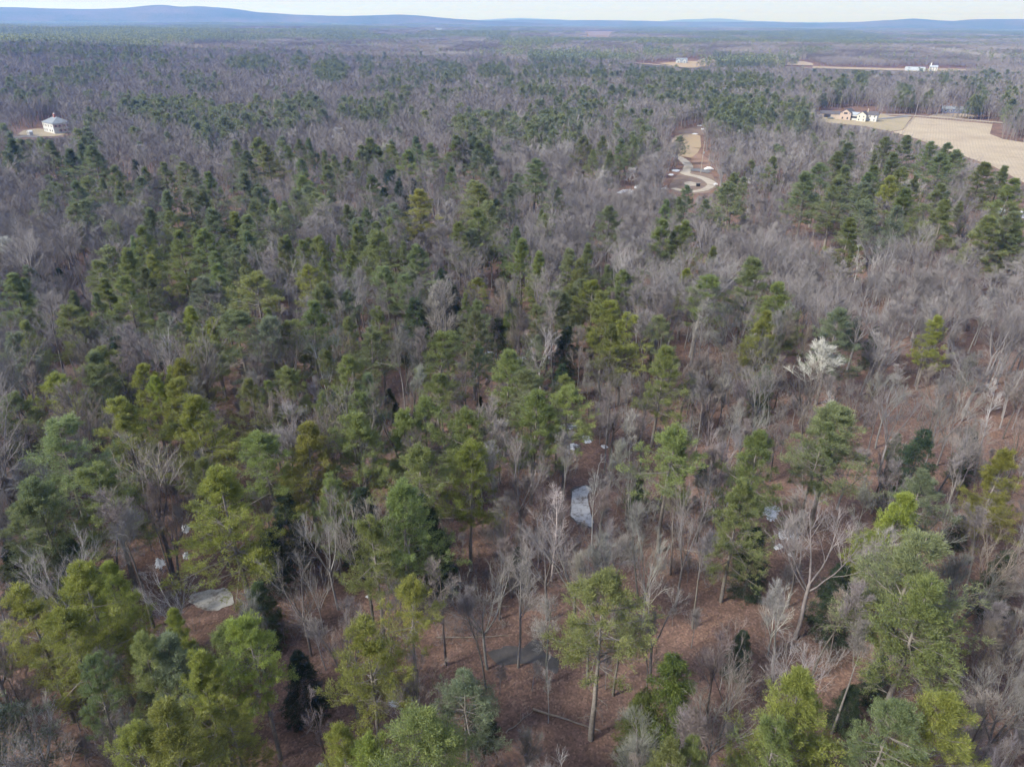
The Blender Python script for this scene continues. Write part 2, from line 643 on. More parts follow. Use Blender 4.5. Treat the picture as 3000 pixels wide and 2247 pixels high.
def shrub(h=3.0, n=14, one=None):
    mb = one
    az = rng.uniform(0, 6.28, n)
    e = rng.uniform(.6, 1.5, n)
    d = np.stack([np.cos(az) * np.cos(e), np.sin(az) * np.cos(e), np.sin(e)], -1)
    p = np.stack([rng.normal(0, .7, n), rng.normal(0, .7, n), np.zeros(n)], -1)
    a, b = grow(p, d, h * rng.uniform(.45, 1.05, n), np.full(n, .021), 4, .09, .06, .5)
    tubes(mb, a, b, 3, 0)
    x, y, t, r = spawn(a, b, 11, .2, 1, .65)
    spikes(mb, x, y, rng.uniform(.35, 1.2, len(x)), np.full(len(x), .014), 0)

# ------------------------------------------------------------------ where the conifers stand: x, y of the crown top, crown width, colour code
# (p = pine, h = hemlock; 0 dark .. 3 yellow-green, 4 pale grey-green), read in enlarged crops of the photograph
CROPS = [
    (0, 400, 2.209, '''310 25 110 p1|440 80 120 p0|520 40 90 p0|600 65 190 p1|60 15 110 p0|150 20 70 p0|870 150 60 h0|510 290 130 p0|650 270 80 p1
760 190 120 p1|770 290 70 p2|900 260 110 p4|950 200 90 p1|1040 170 110 p1|1070 350 120 p4|1180 170 110 p1|1260 200 110 p4|1350 230 120 p1|1220 340 120 p1
1300 345 110 p1|1500 190 50 h0|1560 230 150 p4|1530 30 90 p1|1600 100 110 p0|1680 10 150 p2|1720 60 130 p2|1660 330 100 p4|1760 400 100 p1|1840 420 90 p1
1850 60 80 p2|1920 20 80 p1|1990 10 70 p1|1940 150 100 p1|1960 260 120 p2|2090 90 70 p1|2100 190 120 p1|2170 120 80 p1|960 460 130 p1|1100 490 110 p2
1350 470 170 p4|1500 490 150 p2|1600 520 160 p1|1650 420 120 p1|1250 560 90 p1|940 580 150 p2|850 640 60 p1|760 560 60 p1|1150 620 160 p2|1320 600 170 p2
1450 640 90 p1|1600 610 120 p0|810 720 160 p2|960 770 140 p3|900 850 150 p1|1380 750 130 p1|1400 820 130 p2|1510 710 130 p4|1590 770 110 p1|1850 640 110 p2
1810 660 100 p1|1940 670 120 p2|2080 690 110 p2|2190 640 60 p2|2000 850 130 p3|2090 790 90 p2|1660 880 220 p2|60 890 190 p1|150 920 100 p1|660 920 150 p2
600 1010 100 p1|460 1000 110 p1|415 1080 170 p2|1310 910 170 p4|1420 900 130 p1|1240 1110 150 p3|1360 1170 120 p3|1530 1110 230 p1|1830 1200 160 p2
1990 1070 200 p2|2080 960 180 p1|1270 1240 120 p2|1190 1350 140 p3|1180 1450 200 p3|660 1360 190 p2|600 1430 100 p2|750 1290 150 h0|840 1300 110 h0
1040 1150 70 h0|1090 1070 50 h0|2115 1370 100 p2|1880 1480 170 p2|930 1490 170 p3|1100 1580 150 p3|990 1560 130 p3|340 1540 220 p3|1600 1580 150 p2|1720 1580 120 p2'''),
    (1000, 400, 2.209, '''30 130 80 p1|110 60 90 p1|190 10 140 p2|240 60 90 p1|320 60 90 p2|440 90 120 p2|590 50 110 p1|480 0 90 p0|180 250 130 p1|320 210 130 h0
370 290 90 h0|460 270 80 h0|270 330 80 h0|710 200 100 p1|730 0 110 p1|790 20 90 p0|910 30 130 p0|850 0 100 p0|940 60 90 p1|640 230 50 h1|1000 200 120 p0
500 350 180 p3|880 310 190 p2|1090 320 120 p4|1260 150 160 p1|1400 290 110 p1|1480 370 60 h1|1640 90 70 p1|1740 95 80 p1|1580 0 110 p1|1700 0 80 p1
1890 0 80 p1|1820 20 90 p1|910 470 170 p2|760 550 120 p2|30 440 90 p1|150 470 90 p1|230 480 80 h0|330 530 100 p2|100 570 110 p2|250 620 170 p2|440 560 70 h1
1300 580 90 h2|1140 590 100 p1|1730 460 150 p1|1540 580 80 h0|1290 470 60 p1|2090 410 90 p1|2190 390 70 p1|2060 545 150 p2|2190 580 110 p2|1170 660 150 p2
1060 770 70 h2|1600 690 110 p1|1280 740 120 p2|1460 730 140 p1|1800 770 90 h2|1730 840 90 p1|1830 870 140 p2|1570 800 140 p2|1640 930 150 p3|1700 1000 170 p2
1700 1070 150 p3|1840 1140 180 p3|1480 950 110 p2|290 850 130 p1|450 890 130 p1|480 700 160 p1|390 680 80 p1|650 860 140 h0|710 950 130 h0|470 1040 170 h1
30 1000 110 p0|800 1010 90 p2|870 1060 120 p1|850 1140 150 p1|1100 1050 110 h2|1020 1170 130 h1|1340 1000 150 p4|1450 1020 120 p1|1270 1110 110 p1
40 1180 130 p2|180 1230 170 p1|550 1250 60 h1|600 1270 210 p2|1250 1290 110 p4|1460 1230 140 h0|880 1340 90 p1|1060 1390 220 p2|2080 1360 200 p2
2100 1160 140 p1|640 1540 170 p2|1240 1520 190 p1|1480 1540 120 p2|160 1550 180 p4|1180 1490 80 p2'''),
    (2000, 400, 2.209, '''350 235 120 p1|590 130 80 p1|30 320 90 p0|1080 40 110 p0|1000 100 130 p1|900 180 150 p1|820 230 170 p1|1010 280 220 p1|1070 190 110 p1
1320 10 170 p1|1250 110 80 p1|1470 0 120 p1|1380 110 130 p1|1250 190 130 p1|1210 240 110 p1|1430 210 140 p2|1370 260 130 p3|1190 340 100 p1|1220 390 120 p1
1460 340 160 p2|1500 250 80 p1|1610 40 110 p1|1720 40 90 p1|1700 110 220 p1|1780 90 120 p1|1940 170 160 p2|2080 190 110 p1|2140 280 160 p2|1650 310 140 p1
1720 420 150 p2|1800 420 100 p1|1960 520 190 p2|2150 500 200 p1|2190 560 150 p1|1090 530 160 p2|30 545 140 p2|200 710 100 p2|430 790 230 p1|660 960 210 p2
520 1130 150 p3|1000 1120 200 p4|130 910 190 p2|30 850 110 p3|540 1480 130 h1|230 490 70 h0'''),
    (0, 1150, 1.51, '''500 30 190 p3|830 15 200 p3|1330 150 200 p3|1170 160 190 p2|1440 0 90 p2|60 0 140 p1|240 130 260 p1|430 310 230 p2|510 290 80 h0|980 340 260 p3
1260 440 140 h0|1180 600 120 h0|1450 350 120 p2|130 400 220 p1|60 510 170 p1|290 650 170 h1|30 660 130 h0|370 750 250 p3|90 860 200 p3|290 930 200 p3|780 960 130 p3
630 1080 170 p2|850 1150 200 p3|1110 1010 210 p3|1310 1150 140 h0|990 1340 170 p3|750 1400 300 p3|600 1460 200 p3|1490 1480 170 p3|900 290 110 p2|360 1180 130 p1'''),
    (1000, 1150, 1.51, '''380 30 170 p2|280 70 150 p2|100 110 180 p2|40 0 110 p2|330 240 200 p2|570 70 170 p2|560 250 170 p3|850 0 170 p2|1000 0 150 p2|260 390 220 p2
130 540 170 p2|350 470 190 h0|430 600 120 h0|80 420 150 h0|300 820 180 p3|110 1020 230 p3|1470 150 200 p2|1160 870 280 p2|1480 1170 230 h2|1330 1330 150 h2|450 1430 330 p2|150 1510 200 p3|1470 1550 170 p2|620 1360 90 h0'''),
    (2000, 1150, 1.51, '''350 190 200 p2|270 380 170 p2|700 40 200 p1|620 130 150 p1|1070 165 170 h0|1060 350 150 p4|960 450 200 p3|10 200 80 p2|1450 250 150 p3
1060 650 330 p1|1100 850 280 p2|570 1240 300 p3|440 1440 200 p2|1190 1350 270 p3|930 1410 230 p1|330 600 130 h0|720 760 150 h0|270 1050 90 h0|1290 170 90 h0|50 1510 150 p2|760 1290 90 h0|1450 700 130 h0|890 1160 90 h0'''),
]
# hardwoods that stand out: x, y of the top, crown width, kind, colour, height
BARE_HERO = [
    (1530, 1296, 200, 'maple', 'g', 17, 'tall grey maple whose twiggy crown rises left of the icy pool'),
    (1650, 1302, 140, 'pole', 'g', 16, 'slim grey hardwood just left of the icy pool'),
    (1424, 1693, 220, 'maple', 'l', 13, 'dead looking hardwood with long level limbs above the dark puddle'),
    (1523, 1620, 170, 'pole', 'g', 16, 'dark stemmed hardwood standing at the edge of the dark puddle'),
    (1914, 1574, 150, 'maple', 'l', 14, 'pale twigged hardwood behind the big pine at bottom centre'),
    (1755, 1349, 70, 'birch', 'w', 15, 'white birch standing at the right edge of the icy pool'),
    (1615, 1930, 60, 'birch', 'l', 9, 'thin bent birch sapling right of the dark puddle'),
    (1466, 1236, 110, 'aspen', 'p', 11, 'small pale crowned hardwood between the pines above the icy pool'),
    (2424, 1500, 320, 'maple', 'g', 18, 'broad bare maple with wide dome of twigs, right of centre'),
    (2292, 1740, 80, 'dead', 'w', 9, 'bone white forked dead birch in front of the broad maple'),
    (2133, 1900, 60, 'dead', 'w', 6, 'small white dead birch left of the forked one'),
    (2026, 1460, 170, 'maple', 'g', 16, 'grey maple left of the broken snow patches'),
    (2490, 1340, 160, 'maple', 'l', 9, 'storm broken hardwood with drooping pale limbs beside a dark hemlock'),
    (2600, 1335, 120, 'maple', 'l', 10, 'second storm broken hardwood, left of a dark hemlock'),
    (2523, 1870, 160, 'pole', 'g', 13, 'cluster stemmed grey hardwood above the bottom right pines'),
    (2390, 1016, 190, 'aspen', 'p', 15, 'brightest white twigged aspen of the right hand slope'),
    (2440, 1150, 80, 'birch', 'w', 15, 'straight white birch below the brightest aspen'),
    (490, 1705, 200, 'maple', 'p', 10, 'pale wide branching hardwood left of the sandy grey pool'),
    (465, 1495, 190, 'maple', 'g', 12, 'grey hardwood above the small snow patches at left'),
    (950, 1490, 170, 'maple', 'l', 15, 'pale grey hardwood with rising limbs beside the dark firs'),
    (915, 1640, 80, 'dead', 'l', 11, 'dead grey snag with broken limbs beside the dark firs'),
    (85, 2100, 240, 'maple', 'p', 11, 'pale bare hardwood in the bottom left corner'),
    (765, 1395, 110, 'pole', 'l', 13, 'pale dead branched tree behind the tall yellow pine'),
    (1440, 685, 100, 'maple', 'l', 15, 'grey fan shaped maple in the middle of the wood'),
    (1250, 638, 70, 'aspen', 'p', 12, 'pale aspen below the round bright pine, left of a pair'),
    (1300, 620, 80, 'aspen', 'p', 12, 'pale aspen below the round bright pine, right of a pair'),
    (1596, 805, 70, 'aspen', 'p', 10, 'small pale crooked hardwood in a dark gap of the middle wood'),
    (1370, 780, 70, 'birch', 'l', 14, 'slender pale birch left of centre among grey hardwoods'),
    (1775, 502, 60, 'aspen', 'p', 11, 'white twigged aspen behind the long snow strip, leftmost of three'),
    (1810, 498, 60, 'aspen', 'p', 11, 'white twigged aspen behind the long snow strip, middle of three'),
    (1850, 497, 60, 'aspen', 'p', 11, 'white twigged aspen behind the long snow strip, rightmost of three'),
    (1590, 975, 130, 'maple', 'p', 13, 'pale grey maple above the white snow streaks'),
    (330, 940, 110, 'maple', 'p', 12, 'pale forked hardwood in the left middle wood'),
    (430, 990, 80, 'maple', 'p', 11, 'thin pale forked hardwood right of its twin in the left wood'),
    (30, 700, 130, 'aspen', 'p', 14, 'pale rounded hardwood crown at the left edge'),
    (985, 380, 110, 'aspen', 'p', 15, 'pale round hardwood crown among grey woods left of centre'),
    (415, 430, 80, 'aspen', 'p', 14, 'pale round hardwood crown right of the white house'),
    (2526, 720, 50, 'birch', 'w', 15, 'thin white birch under the lone conical pine at right'),
    (2570, 725, 60, 'birch', 'w', 15, 'leaning white birch right of its thinner twin'),
    (2150, 760, 40, 'birch', 'l', 12, 'thin pale birch near the yellow tinged pine'),
    (2950, 1130, 120, 'birch', 'w', 16, 'tall white birch leaning at the right edge'),
    (2860, 1230, 110, 'birch', 'l', 16, 'long pale birch crossing the right hand slope'),
]
# pine thickets of the middle distance: crop offset, scale, then x y rx ry share
THICK = [
    (0, 0, 1.4747, '''250 190 330 45 .55|560 225 150 40 .5|700 175 120 20 .5|640 270 80 25 .5|830 240 100 30 .4|1080 265 110 30 .85|1290 255 35 30 .9|1430 300 80 45 .95|1580 290 30 40 .7
1730 310 100 50 .5|1900 305 120 45 .7|2130 305 70 30 .7|880 350 90 35 .6|660 330 70 30 .5|300 320 110 40 .55|130 370 130 60 .55|420 290 60 40 .5|570 440 70 50 .8|690 470 60 60 .9
820 480 130 70 .7|400 500 90 50 .5|1010 490 60 50 .75|1170 480 120 60 .6|1310 460 100 60 .85|1540 450 100 40 .7|920 550 80 40 .75|1260 500 70 40 .5|1690 430 70 40 .5|1590 530 50 40 .5
1740 410 40 40 .5|1990 380 60 40 .5|2100 520 130 60 .85|1890 400 60 30 .4|2180 340 60 40 .5|60 560 70 40 .8|1450 560 60 30 .4'''),
    (1500, 0, 1.4747, '''200 290 140 50 .55|90 350 130 60 .55|380 330 30 50 .7|560 330 80 40 .7|720 340 200 35 .75|950 345 220 35 .75|330 440 80 60 .75|480 400 60 30 .7|700 400 180 30 .75
160 530 140 70 .85|470 480 70 50 .6|930 450 110 60 .85|1120 440 100 50 .75|1240 470 60 60 .75|1000 500 100 50 .6|1350 390 60 50 .5|1430 380 40 40 .8|1700 410 40 50 .9|2010 400 40 50 .8
2150 420 30 40 .7|1510 340 25 25 .9|1860 340 20 20 .9|960 262 130 30 .9|1110 255 55 25 .95|640 240 40 30 .8|100 185 110 20 .7|400 165 90 12 .8|700 180 150 10 .7|1300 220 20 20 .9
1500 190 60 20 .4|1700 240 120 18 .45|2100 240 120 20 .5|2060 330 60 25 .5|540 580 40 40 .7|240 470 50 60 .8'''),
]
THK = []
for ox, oy, s, txt in THICK:
    for e in txt.replace('\n', '|').split('|'):
        x, y, rx, ry, k = [float(q) for q in e.split()]
        THK.append((ox + x / s, oy + y / s, rx / s, ry / s, k ** 2.2 * .55))

PINE_COL = {'0': (.160, .195, .110), '1': (.205, .240, .118), '2': (.214, .248, .094), '3': (.262, .284, .076), '4': (.205, .238, .150)}
HEM_COL = {'0': (.055, .082, .050), '1': (.080, .112, .054), '2': (.120, .150, .045)}
BARE_COL = {'g': (.172, .158, .152), 'l': (.215, .202, .196), 'p': (.36, .35, .342), 'w': (.38, .366, .352), 'd': (.15, .136, .13), 'b': (.172, .148, .136)}


# ------------------------------------------------------------------ clearings: polygons of the photograph laid on the ground
def zp(ox, oy, s, txt):
    v = np.array([float(q) for q in txt.replace(',', ' ').split()]).reshape(-1, 2)
    return v / s + np.array([ox, oy])


Z1 = (1750, 340, 4.424)
Z2 = (2350, 270, 3.403)
Z3 = (0, 320, 8.508)
Z6 = (2250, 140, 2.949)
Z5 = (1650, 60, 3.16)
CLEARINGS = {
    'drive': zp(*Z1, '800 500 850 420 880 330 960 240 1180 155 1500 115 1480 200 1400 270 1410 400 1360 480 1470 560 1400 640 1490 690 1560 740 1600 830 1620 900 1500 1000 1300 1060 1000 1050 830 980 860 860 860 760 1000 690 1060 640 1000 580'),
    'snowstrip': zp(*Z1, '230 1010 420 930 530 880 560 930 500 970 300 1020'),
    'farm': zp(*Z2, '150 200 380 150 700 150 760 220 1130 225 1900 295 1990 310 1990 480 2300 520 2700 560 2700 1150 2200 900 1900 740 1500 600 1150 470 900 400 600 340 170 300'),
    'whitehouse': zp(*Z3, '270 640 560 500 900 480 1000 330 1660 330 1700 640 1690 680 1340 700 1000 700 820 760 500 740 270 760'),
    'shack': zp(*Z1, '1900 690 2040 690 2060 900 1900 900'),
    'knoll': zp(*Z5, '650 395 900 390 1080 380 1290 340 1410 350 1430 420 1240 440 1110 445 650 408'),
    'strip_a': zp(*Z6, '110 160 120 118 300 118 390 140 400 163 1180 183 1180 206 700 190 380 182'),
    'strip_b': zp(*Z6, '1180 180 1500 180 1800 190 1800 205 1450 215 1180 212'),
    'tan': zp(1500, 0, 1.4747, '300 138 460 138 440 164 300 162'),
    'pale': zp(0, 0, 1.4747, '780 190 900 195 930 212 800 208'),
    'blue_house': zp(2500, 250, 4.424, '1090 260 1600 260 1610 420 1090 400'),
}
CLEAR_W = {k: at(v[:, 0], v[:, 1])[:, :2] for k, v in CLEARINGS.items()}
POOLS = {
    'icy': zp(1000, 1150, 1.51, '1015 432 1065 415 1108 420 1090 455 1100 520 1112 560 1117 590 1080 592 1040 570 1012 545 1018 490'),
    'sandy': zp(0, 1150, 1.51, '845 892 905 878 960 870 1015 872 1032 925 990 955 940 966 880 955 840 925'),
    'dark': zp(1000, 1150, 1.51, '650 1150 700 1128 760 1120 800 1130 850 1092 885 1105 895 1150 965 1180 950 1240 900 1215 840 1195 760 1205 690 1200'),
}
POOL_W = {k: at(v[:, 0], v[:, 1])[:, :2] for k, v in POOLS.items()}


def low_edge(poly):
    """lower edge of an image polygon, as a table over x"""
    x0, x1 = poly[:, 0].min(), poly[:, 0].max()
    xs = np.linspace(x0, x1, 40)
    lo = np.full(40, -1e9)
    for a, b in zip(poly, np.roll(poly, -1, 0)):
        m = (xs >= min(a[0], b[0]) - 1e-6) & (xs <= max(a[0], b[0]) + 1e-6)
        t = (xs - a[0]) / (b[0] - a[0] if abs(b[0] - a[0]) > 1e-6 else 1e-6)
        lo = np.where(m, np.maximum(lo, a[1] + (b[1] - a[1]) * np.clip(t, 0, 1)), lo)
    return xs, lo


EDGES = {k: low_edge(v) for k, v in CLEARINGS.items()}


def fit_heights(x, y, h, grow_w=2.0, skip=()):
    """scale (0..1) that keeps trees in front of a clearing as low as they are there; 0 inside a clearing"""
    z = ground(x, y)
    bx, by, _ = project(np.stack([x, y, z], -1))
    tx, ty, _ = project(np.stack([x, y, z + h], -1))
    s = np.ones(len(x))
    for k, (xs, lo) in EDGES.items():
        if k in ('shack', 'blue_house'):
            s[inside(CLEAR_W[k], x, y)] = 0
            continue
        ins = inside(CLEAR_W[k], x, y)
        s[ins] = 0
        m = (tx > xs[0] - 3) & (tx < xs[-1] + 3)
        yl = np.interp(tx, xs, lo)
        yb = np.interp(bx, xs, lo)
        hit = m & ((by > yb - 2) | (by > yl)) & (ty < yl)
        need = np.clip((by - yl) / np.maximum(by - ty, 1e-3), 0, 1)
        s = np.where(hit, np.minimum(s, need), s)
    return s

# ------------------------------------------------------------------ tree variants (each mesh shared by all trees of its shape)
def pair(name, wn_tn, mw, mt):
    w, t = wn_tn
    return w.mesh(name + '_trunk', mw, True), t.mesh(name + '_crown', mt, False, True)


PINES = []          # (trunk mesh, crown mesh, crown base share)
for i, (cb, sh, wd, gp) in enumerate([(.26, 1.0, 7, .06), (.30, .9, 7, .08), (.34, 1.0, 7, .10), (.38, .8, 7, .10), (.42, .75, 7, .14),
                                      (.46, .9, 7, .18), (.48, .7, 7, .18), (.52, .65, 7, .22), (.55, .8, 7, .28), (.22, 1.1, 7, .05)]):
    PINES.append(pair('pine%d' % i, pine(18, cb, wd, shape=sh, gappy=gp, lean=.2 + .25 * rng.random()), M_pinebark, M_needle) + (cb,))
HEMS = [pair('hemlock%d' % i, hemlock(12, 6, layer=.40 + .04 * i), M_pinebark, M_hem) for i in range(4)]
BARES = {'maple': [pair('maple%d' % i, bare(15, 7.5, 'maple', 1.3), M_bark, M_bark) for i in range(5)],
         'pole': [pair('pole%d' % i, bare(15, 4.6, 'pole', 1.3), M_bark, M_bark) for i in range(5)],
         'aspen': [pair('aspen%d' % i, bare(15, 6.5, 'aspen', 1.25, tw=.016), M_bark, M_bark) for i in range(2)],
         'birch': [pair('birch%d' % i, bare(15, 3.6, 'pole', .7), M_bark, M_bark) for i in range(2)],
         'dead': [pair('dead%d' % i, bare(10, 5, 'maple' if i == 0 else 'pole', .5, tw=.012), M_bark, M_bark) for i in range(2)]}
REF = {'maple': (15, 8.5), 'pole': (15, 5.5), 'aspen': (15, 7.0), 'birch': (15, 4.6), 'dead': (10, 5.0)}

# ------------------------------------------------------------------ names of places in the photograph, for the labels
MARKS = [(110, 400, 'the white hip-roofed house'), (420, 520, 'the grey woods right of the white house'), (700, 480, 'the green thicket right of the white house'), (1000, 470, 'the dark pine clump left of centre'),
         (1330, 480, 'the tall pines above the middle wood'), (1690, 440, 'the woods left of the gravel drive'), (2010, 500, 'the gravel turnaround'), (2230, 560, 'the half hidden white cottage'),
         (2520, 460, 'the pine row before the farmhouse'), (2860, 520, 'the furrowed field'), (120, 760, 'the left edge halfway down'), (480, 720, 'the mixed left wood'), (760, 760, 'the pine belt left of centre'),
         (1130, 760, 'the hemlocks of the middle wood'), (1480, 760, 'the fan shaped grey maple'), (1800, 820, 'the yellow-green pines right of centre'), (2200, 800, 'the tall lone pine of the right slope'),
         (2550, 760, 'the white birch pair at right'), (2880, 820, 'the right edge under the field'), (130, 1080, 'the left edge below the middle'), (480, 1110, 'the bright pines of the left wood'),
         (830, 1080, 'the pine row left of the snow streaks'), (1200, 1060, 'the big pines below the snow streaks'), (1500, 1150, 'the centre of the picture'), (1900, 1150, 'the lone bright pine right of centre'),
         (2380, 1100, 'the brightest white aspen'), (2800, 1200, 'the leaning birches at right'), (120, 1450, 'the lower left edge'), (420, 1480, 'the small snow patches at left'), (700, 1420, 'the tall yellow pine at left'),
         (1080, 1380, 'the pine group left of the icy pool'), (1700, 1480, 'the icy pool'), (2000, 1380, 'the bushy pine right of the icy pool'), (2270, 1500, 'the broken snow patches'), (2650, 1400, 'the dark hemlock at right'),
         (2900, 1600, 'the lower right edge'), (150, 1850, 'the lower left corner pines'), (620, 1780, 'the sandy grey pool'), (900, 1700, 'the dark firs'), (1200, 1650, 'the dark hemlock hollow'), (1530, 1880, 'the dark puddle'),
         (1850, 1800, 'the big pine at bottom centre'), (2290, 1850, 'the forked dead birch'), (2700, 1750, 'the two domed pines at lower right'), (420, 2120, 'the bottom edge at left'), (760, 2050, 'the yellow pine near the bottom'),
         (1150, 2150, 'the bottom edge left of centre'), (1550, 2150, 'the bottom edge in the centre'), (1950, 2150, 'the bright green hemlock'), (2450, 2130, 'the bottom edge right of centre'), (2850, 2100, 'the bottom right corner')]
MK = np.array([m[:2] for m in MARKS], float)
ORD = 'first second third fourth fifth sixth seventh eighth ninth tenth eleventh twelfth thirteenth fourteenth fifteenth sixteenth seventeenth eighteenth nineteenth twentieth'.split()


def ordinal(i):
    if i < 20:
        return ORD[i]
    t, u = divmod(i + 1, 10)
    tens = ['', '', 'twenty', 'thirty', 'forty'][t]
    return tens + ('-' + ORD[u - 1] if u else ['', '', 'twentieth', 'thirtieth', 'fortieth'][t][len(tens):])


PENDING = []        # (root, look, noun, pixel x, pixel y)


def tree(name, meshes, loc, rz, sc, col, tcol=None, label=None, cat='tree', group=None, look='', noun='', pix=None, tilt=None):
    e = bpy.data.objects.new(name, None)
    e.location = loc
    e.rotation_euler = (tilt[0], tilt[1], rz) if tilt else (0, 0, rz)
    e.scale = sc
    COL.objects.link(e)
    for nm, me, c in (('trunk', meshes[0], tcol or col), ('crown', meshes[1], col)):
        o = bpy.data.objects.new(nm, me)
        o.parent = e
        o.color = (*c, 1)
        COL.objects.link(o)
    tag(e, label, cat, group)
    if not label:
        PENDING.append((e, look, noun, pix[0], pix[1]))
    return e


def jit(c, a=.09):
    k = 1 + rng.normal(0, a)
    return tuple(float(max(.012, v * k * (1 + rng.normal(0, a * .35)))) for v in c)


# ------------------------------------------------------------------ conifers placed one by one
con = []
for ox, oy, s, txt in CROPS:
    for e in txt.replace('\n', '|').split('|'):
        a = e.split()
        con.append((ox + float(a[0]) / s, oy + float(a[1]) / s, float(a[2]) / s * (1.38 if oy > 1000 else 1.46), a[3]))
con_xy, pines, hems = [], [], []
for px, py, w, code in con:
    isp = code[0] == 'p'
    h = 17.0 if isp else 11.0
    for _ in range(3):
        p = at(px, py, h)
        depth = project(p + np.array([0, 0, h * .7]))[2]
        wm = w * float(depth) / F
        h = float(np.clip(wm * .75 + (13.6 if py > 1150 else 13.0), 12.0, 22.0)) if isp else float(np.clip(wm * 1.9 + 1.0, 4.0, 15.0))
    wm = float(np.clip(wm, 3.2, 12.0))
    (pines if isp else hems).append((p, h, wm, code[1], px, py))
    con_xy.append((p[0], p[1], wm))
CXY = np.array(con_xy)
LOOK = {'0': 'dark green', '1': 'mid green', '2': 'olive green', '3': 'yellow-green', '4': 'pale grey-green'}
HLOOK = {'0': 'very dark', '1': 'dark green', '2': 'bright mossy green'}
pines.sort(key=lambda t: math.hypot(t[0][0], t[0][1]))
rest_pines = []
for i, (p, h, wm, c, px, py) in enumerate(pines):
    near = math.hypot(p[0], p[1]) < 150
    vi = int(rng.choice([0, 1, 2, 3, 4, 5, 6, 7, 8] if near else [0, 1, 2, 3, 9, 0, 9]))
    if i >= 270:
        rest_pines.append((p, h, wm))
        continue
    tr, cr, cb = PINES[vi]
    sxy = wm / 7.0 * 1.2
    tree('pine_tree', (tr, cr), p - np.array([0, 0, .1]), rng.uniform(0, 6.28), (sxy, sxy, h / 18.0), jit(PINE_COL[c]), group='white pines of the wood', look=LOOK[c], noun='pine', pix=(px, py))
for p, h, wm, c, px, py in hems:
    tr, cr = HEMS[int(rng.integers(0, 4))]
    sxy = wm / 6.0 * 1.25
    tree('hemlock_tree', (tr, cr), p - np.array([0, 0, .1]), rng.uniform(0, 6.28), (sxy, sxy, h / 12.0), jit(HEM_COL[c]), group='hemlocks and firs of the wood', look=HLOOK[c], noun='hemlock', pix=(px, py))

# ------------------------------------------------------------------ hardwoods that stand out
hero_xy = []
for px, py, w, kind, c, h, label in BARE_HERO:
    p = at(px, py, h)
    wm = w * float(project(p + np.array([0, 0, h * .7]))[2]) / F
    rh, rw = REF[kind]
    m = BARES[kind][int(rng.integers(0, len(BARES[kind])))]
    s = float(np.clip(wm / rw, .45 * h / rh, (.9 if kind == 'birch' else 1.5) * h / rh))
    col = jit(BARE_COL[c], .05)
    tree('birch_tree' if kind == 'birch' else ('dead_tree' if kind == 'dead' else 'hardwood_tree'), m, p - np.array([0, 0, .1]), rng.uniform(0, 6.28), (s, s, h / rh), col,
         jit(BARE_COL['g']) if kind == 'aspen' else None, label, 'tree', 'bare hardwoods of the wood')
    hero_xy.append((p[0], p[1], 3.0))
HXY = np.array(hero_xy)

# ------------------------------------------------------------------ the rest of the wood
def scatter(cell, dmin, dmax, half=41.0, jitter=.42):
    n = int(dmax / cell) + 1
    gx, gy = np.meshgrid(np.arange(-n, n + 1) * cell, np.arange(0, n + 1) * cell)
    x = (gx + rng.uniform(-jitter, jitter, gx.shape) * cell).ravel()
    y = (gy + rng.uniform(-jitter, jitter, gy.shape) * cell).ravel()
    d = np.hypot(x, y)
    m = (d > dmin) & (d < dmax) & (np.abs(np.degrees(np.arctan2(x, y))) < half + 900 / np.maximum(d, 20))
    return x[m], y[m]


def vnoise(x, y, scale, seed):
    r = np.random.default_rng(seed)
    g = r.uniform(0, 1, (256, 256))
    u, v = x / scale + 1000.5, y / scale + 1000.5
    i, j = np.floor(u).astype(int), np.floor(v).astype(int)
    fu, fv = u - i, v - j
    fu, fv = fu * fu * (3 - 2 * fu), fv * fv * (3 - 2 * fv)
    i, j, i2, j2 = i % 256, j % 256, (i + 1) % 256, (j + 1) % 256
    return (g[i, j] * (1 - fu) + g[i2, j] * fu) * (1 - fv) + (g[i, j2] * (1 - fu) + g[i2, j2] * fu) * fv


def far_enough(x, y, pts, k):
    ok = np.ones(len(x), bool)
    for a, b, w in pts:
        ok &= (x - a) ** 2 + (y - b) ** 2 > (k * w) ** 2
    return ok


x, y = scatter(4.1, 27, 1300)
d = np.hypot(x, y)
h = (rng.normal(0, 2.0, len(x)) + np.interp(d, [60, 160, 260], [17.5, 14.8, 12.8])).clip(8, 21) * (1 - .25 * (vnoise(x, y, 60, 3) > .72))
tx, ty, _ = project(np.stack([x, y, ground(x, y) + 15], -1))
prob = np.where(ty > 405, .012, .012)
prob = np.where((ty < 405) & (d > 250), prob + .06 * (vnoise(x, y, 45, 5) > .7), prob)
for ex, ey, rx, ry, k in THK:
    m = ((tx - ex) / rx) ** 2 + ((ty - ey) / ry) ** 2 < 1.0
    prob = np.where(m & (ty < 410), np.maximum(prob, k), prob)
prob = np.where((d < 260) & (ty > 405), np.interp(tx, [0, 1300, 1700, 3000], [.06, .05, .01, .012]), prob)
for ex, ey, rx, ry in [(1280, 1830, 430, 400), (1650, 1450, 330, 260), (630, 1750, 130, 110), (470, 1600, 120, 100), (2250, 1800, 420, 420), (2500, 1200, 400, 300)]:
    prob = np.where((d < 260) & (((tx - ex) / rx) ** 2 + ((ty + 40 - ey) / ry) ** 2 < 1), .008, prob)
is_pine = rng.random(len(x)) < prob
hem_ok = np.ones(len(x), bool)
for ex, ey, rx, ry in [(1760, 2000, 150, 190), (1690, 1480, 90, 120), (640, 1770, 120, 90), (2270, 1540, 110, 130), (1300, 1850, 260, 250)]:
    hem_ok &= ((tx - ex) / rx) ** 2 + ((ty - ey + 60) / ry) ** 2 > 1
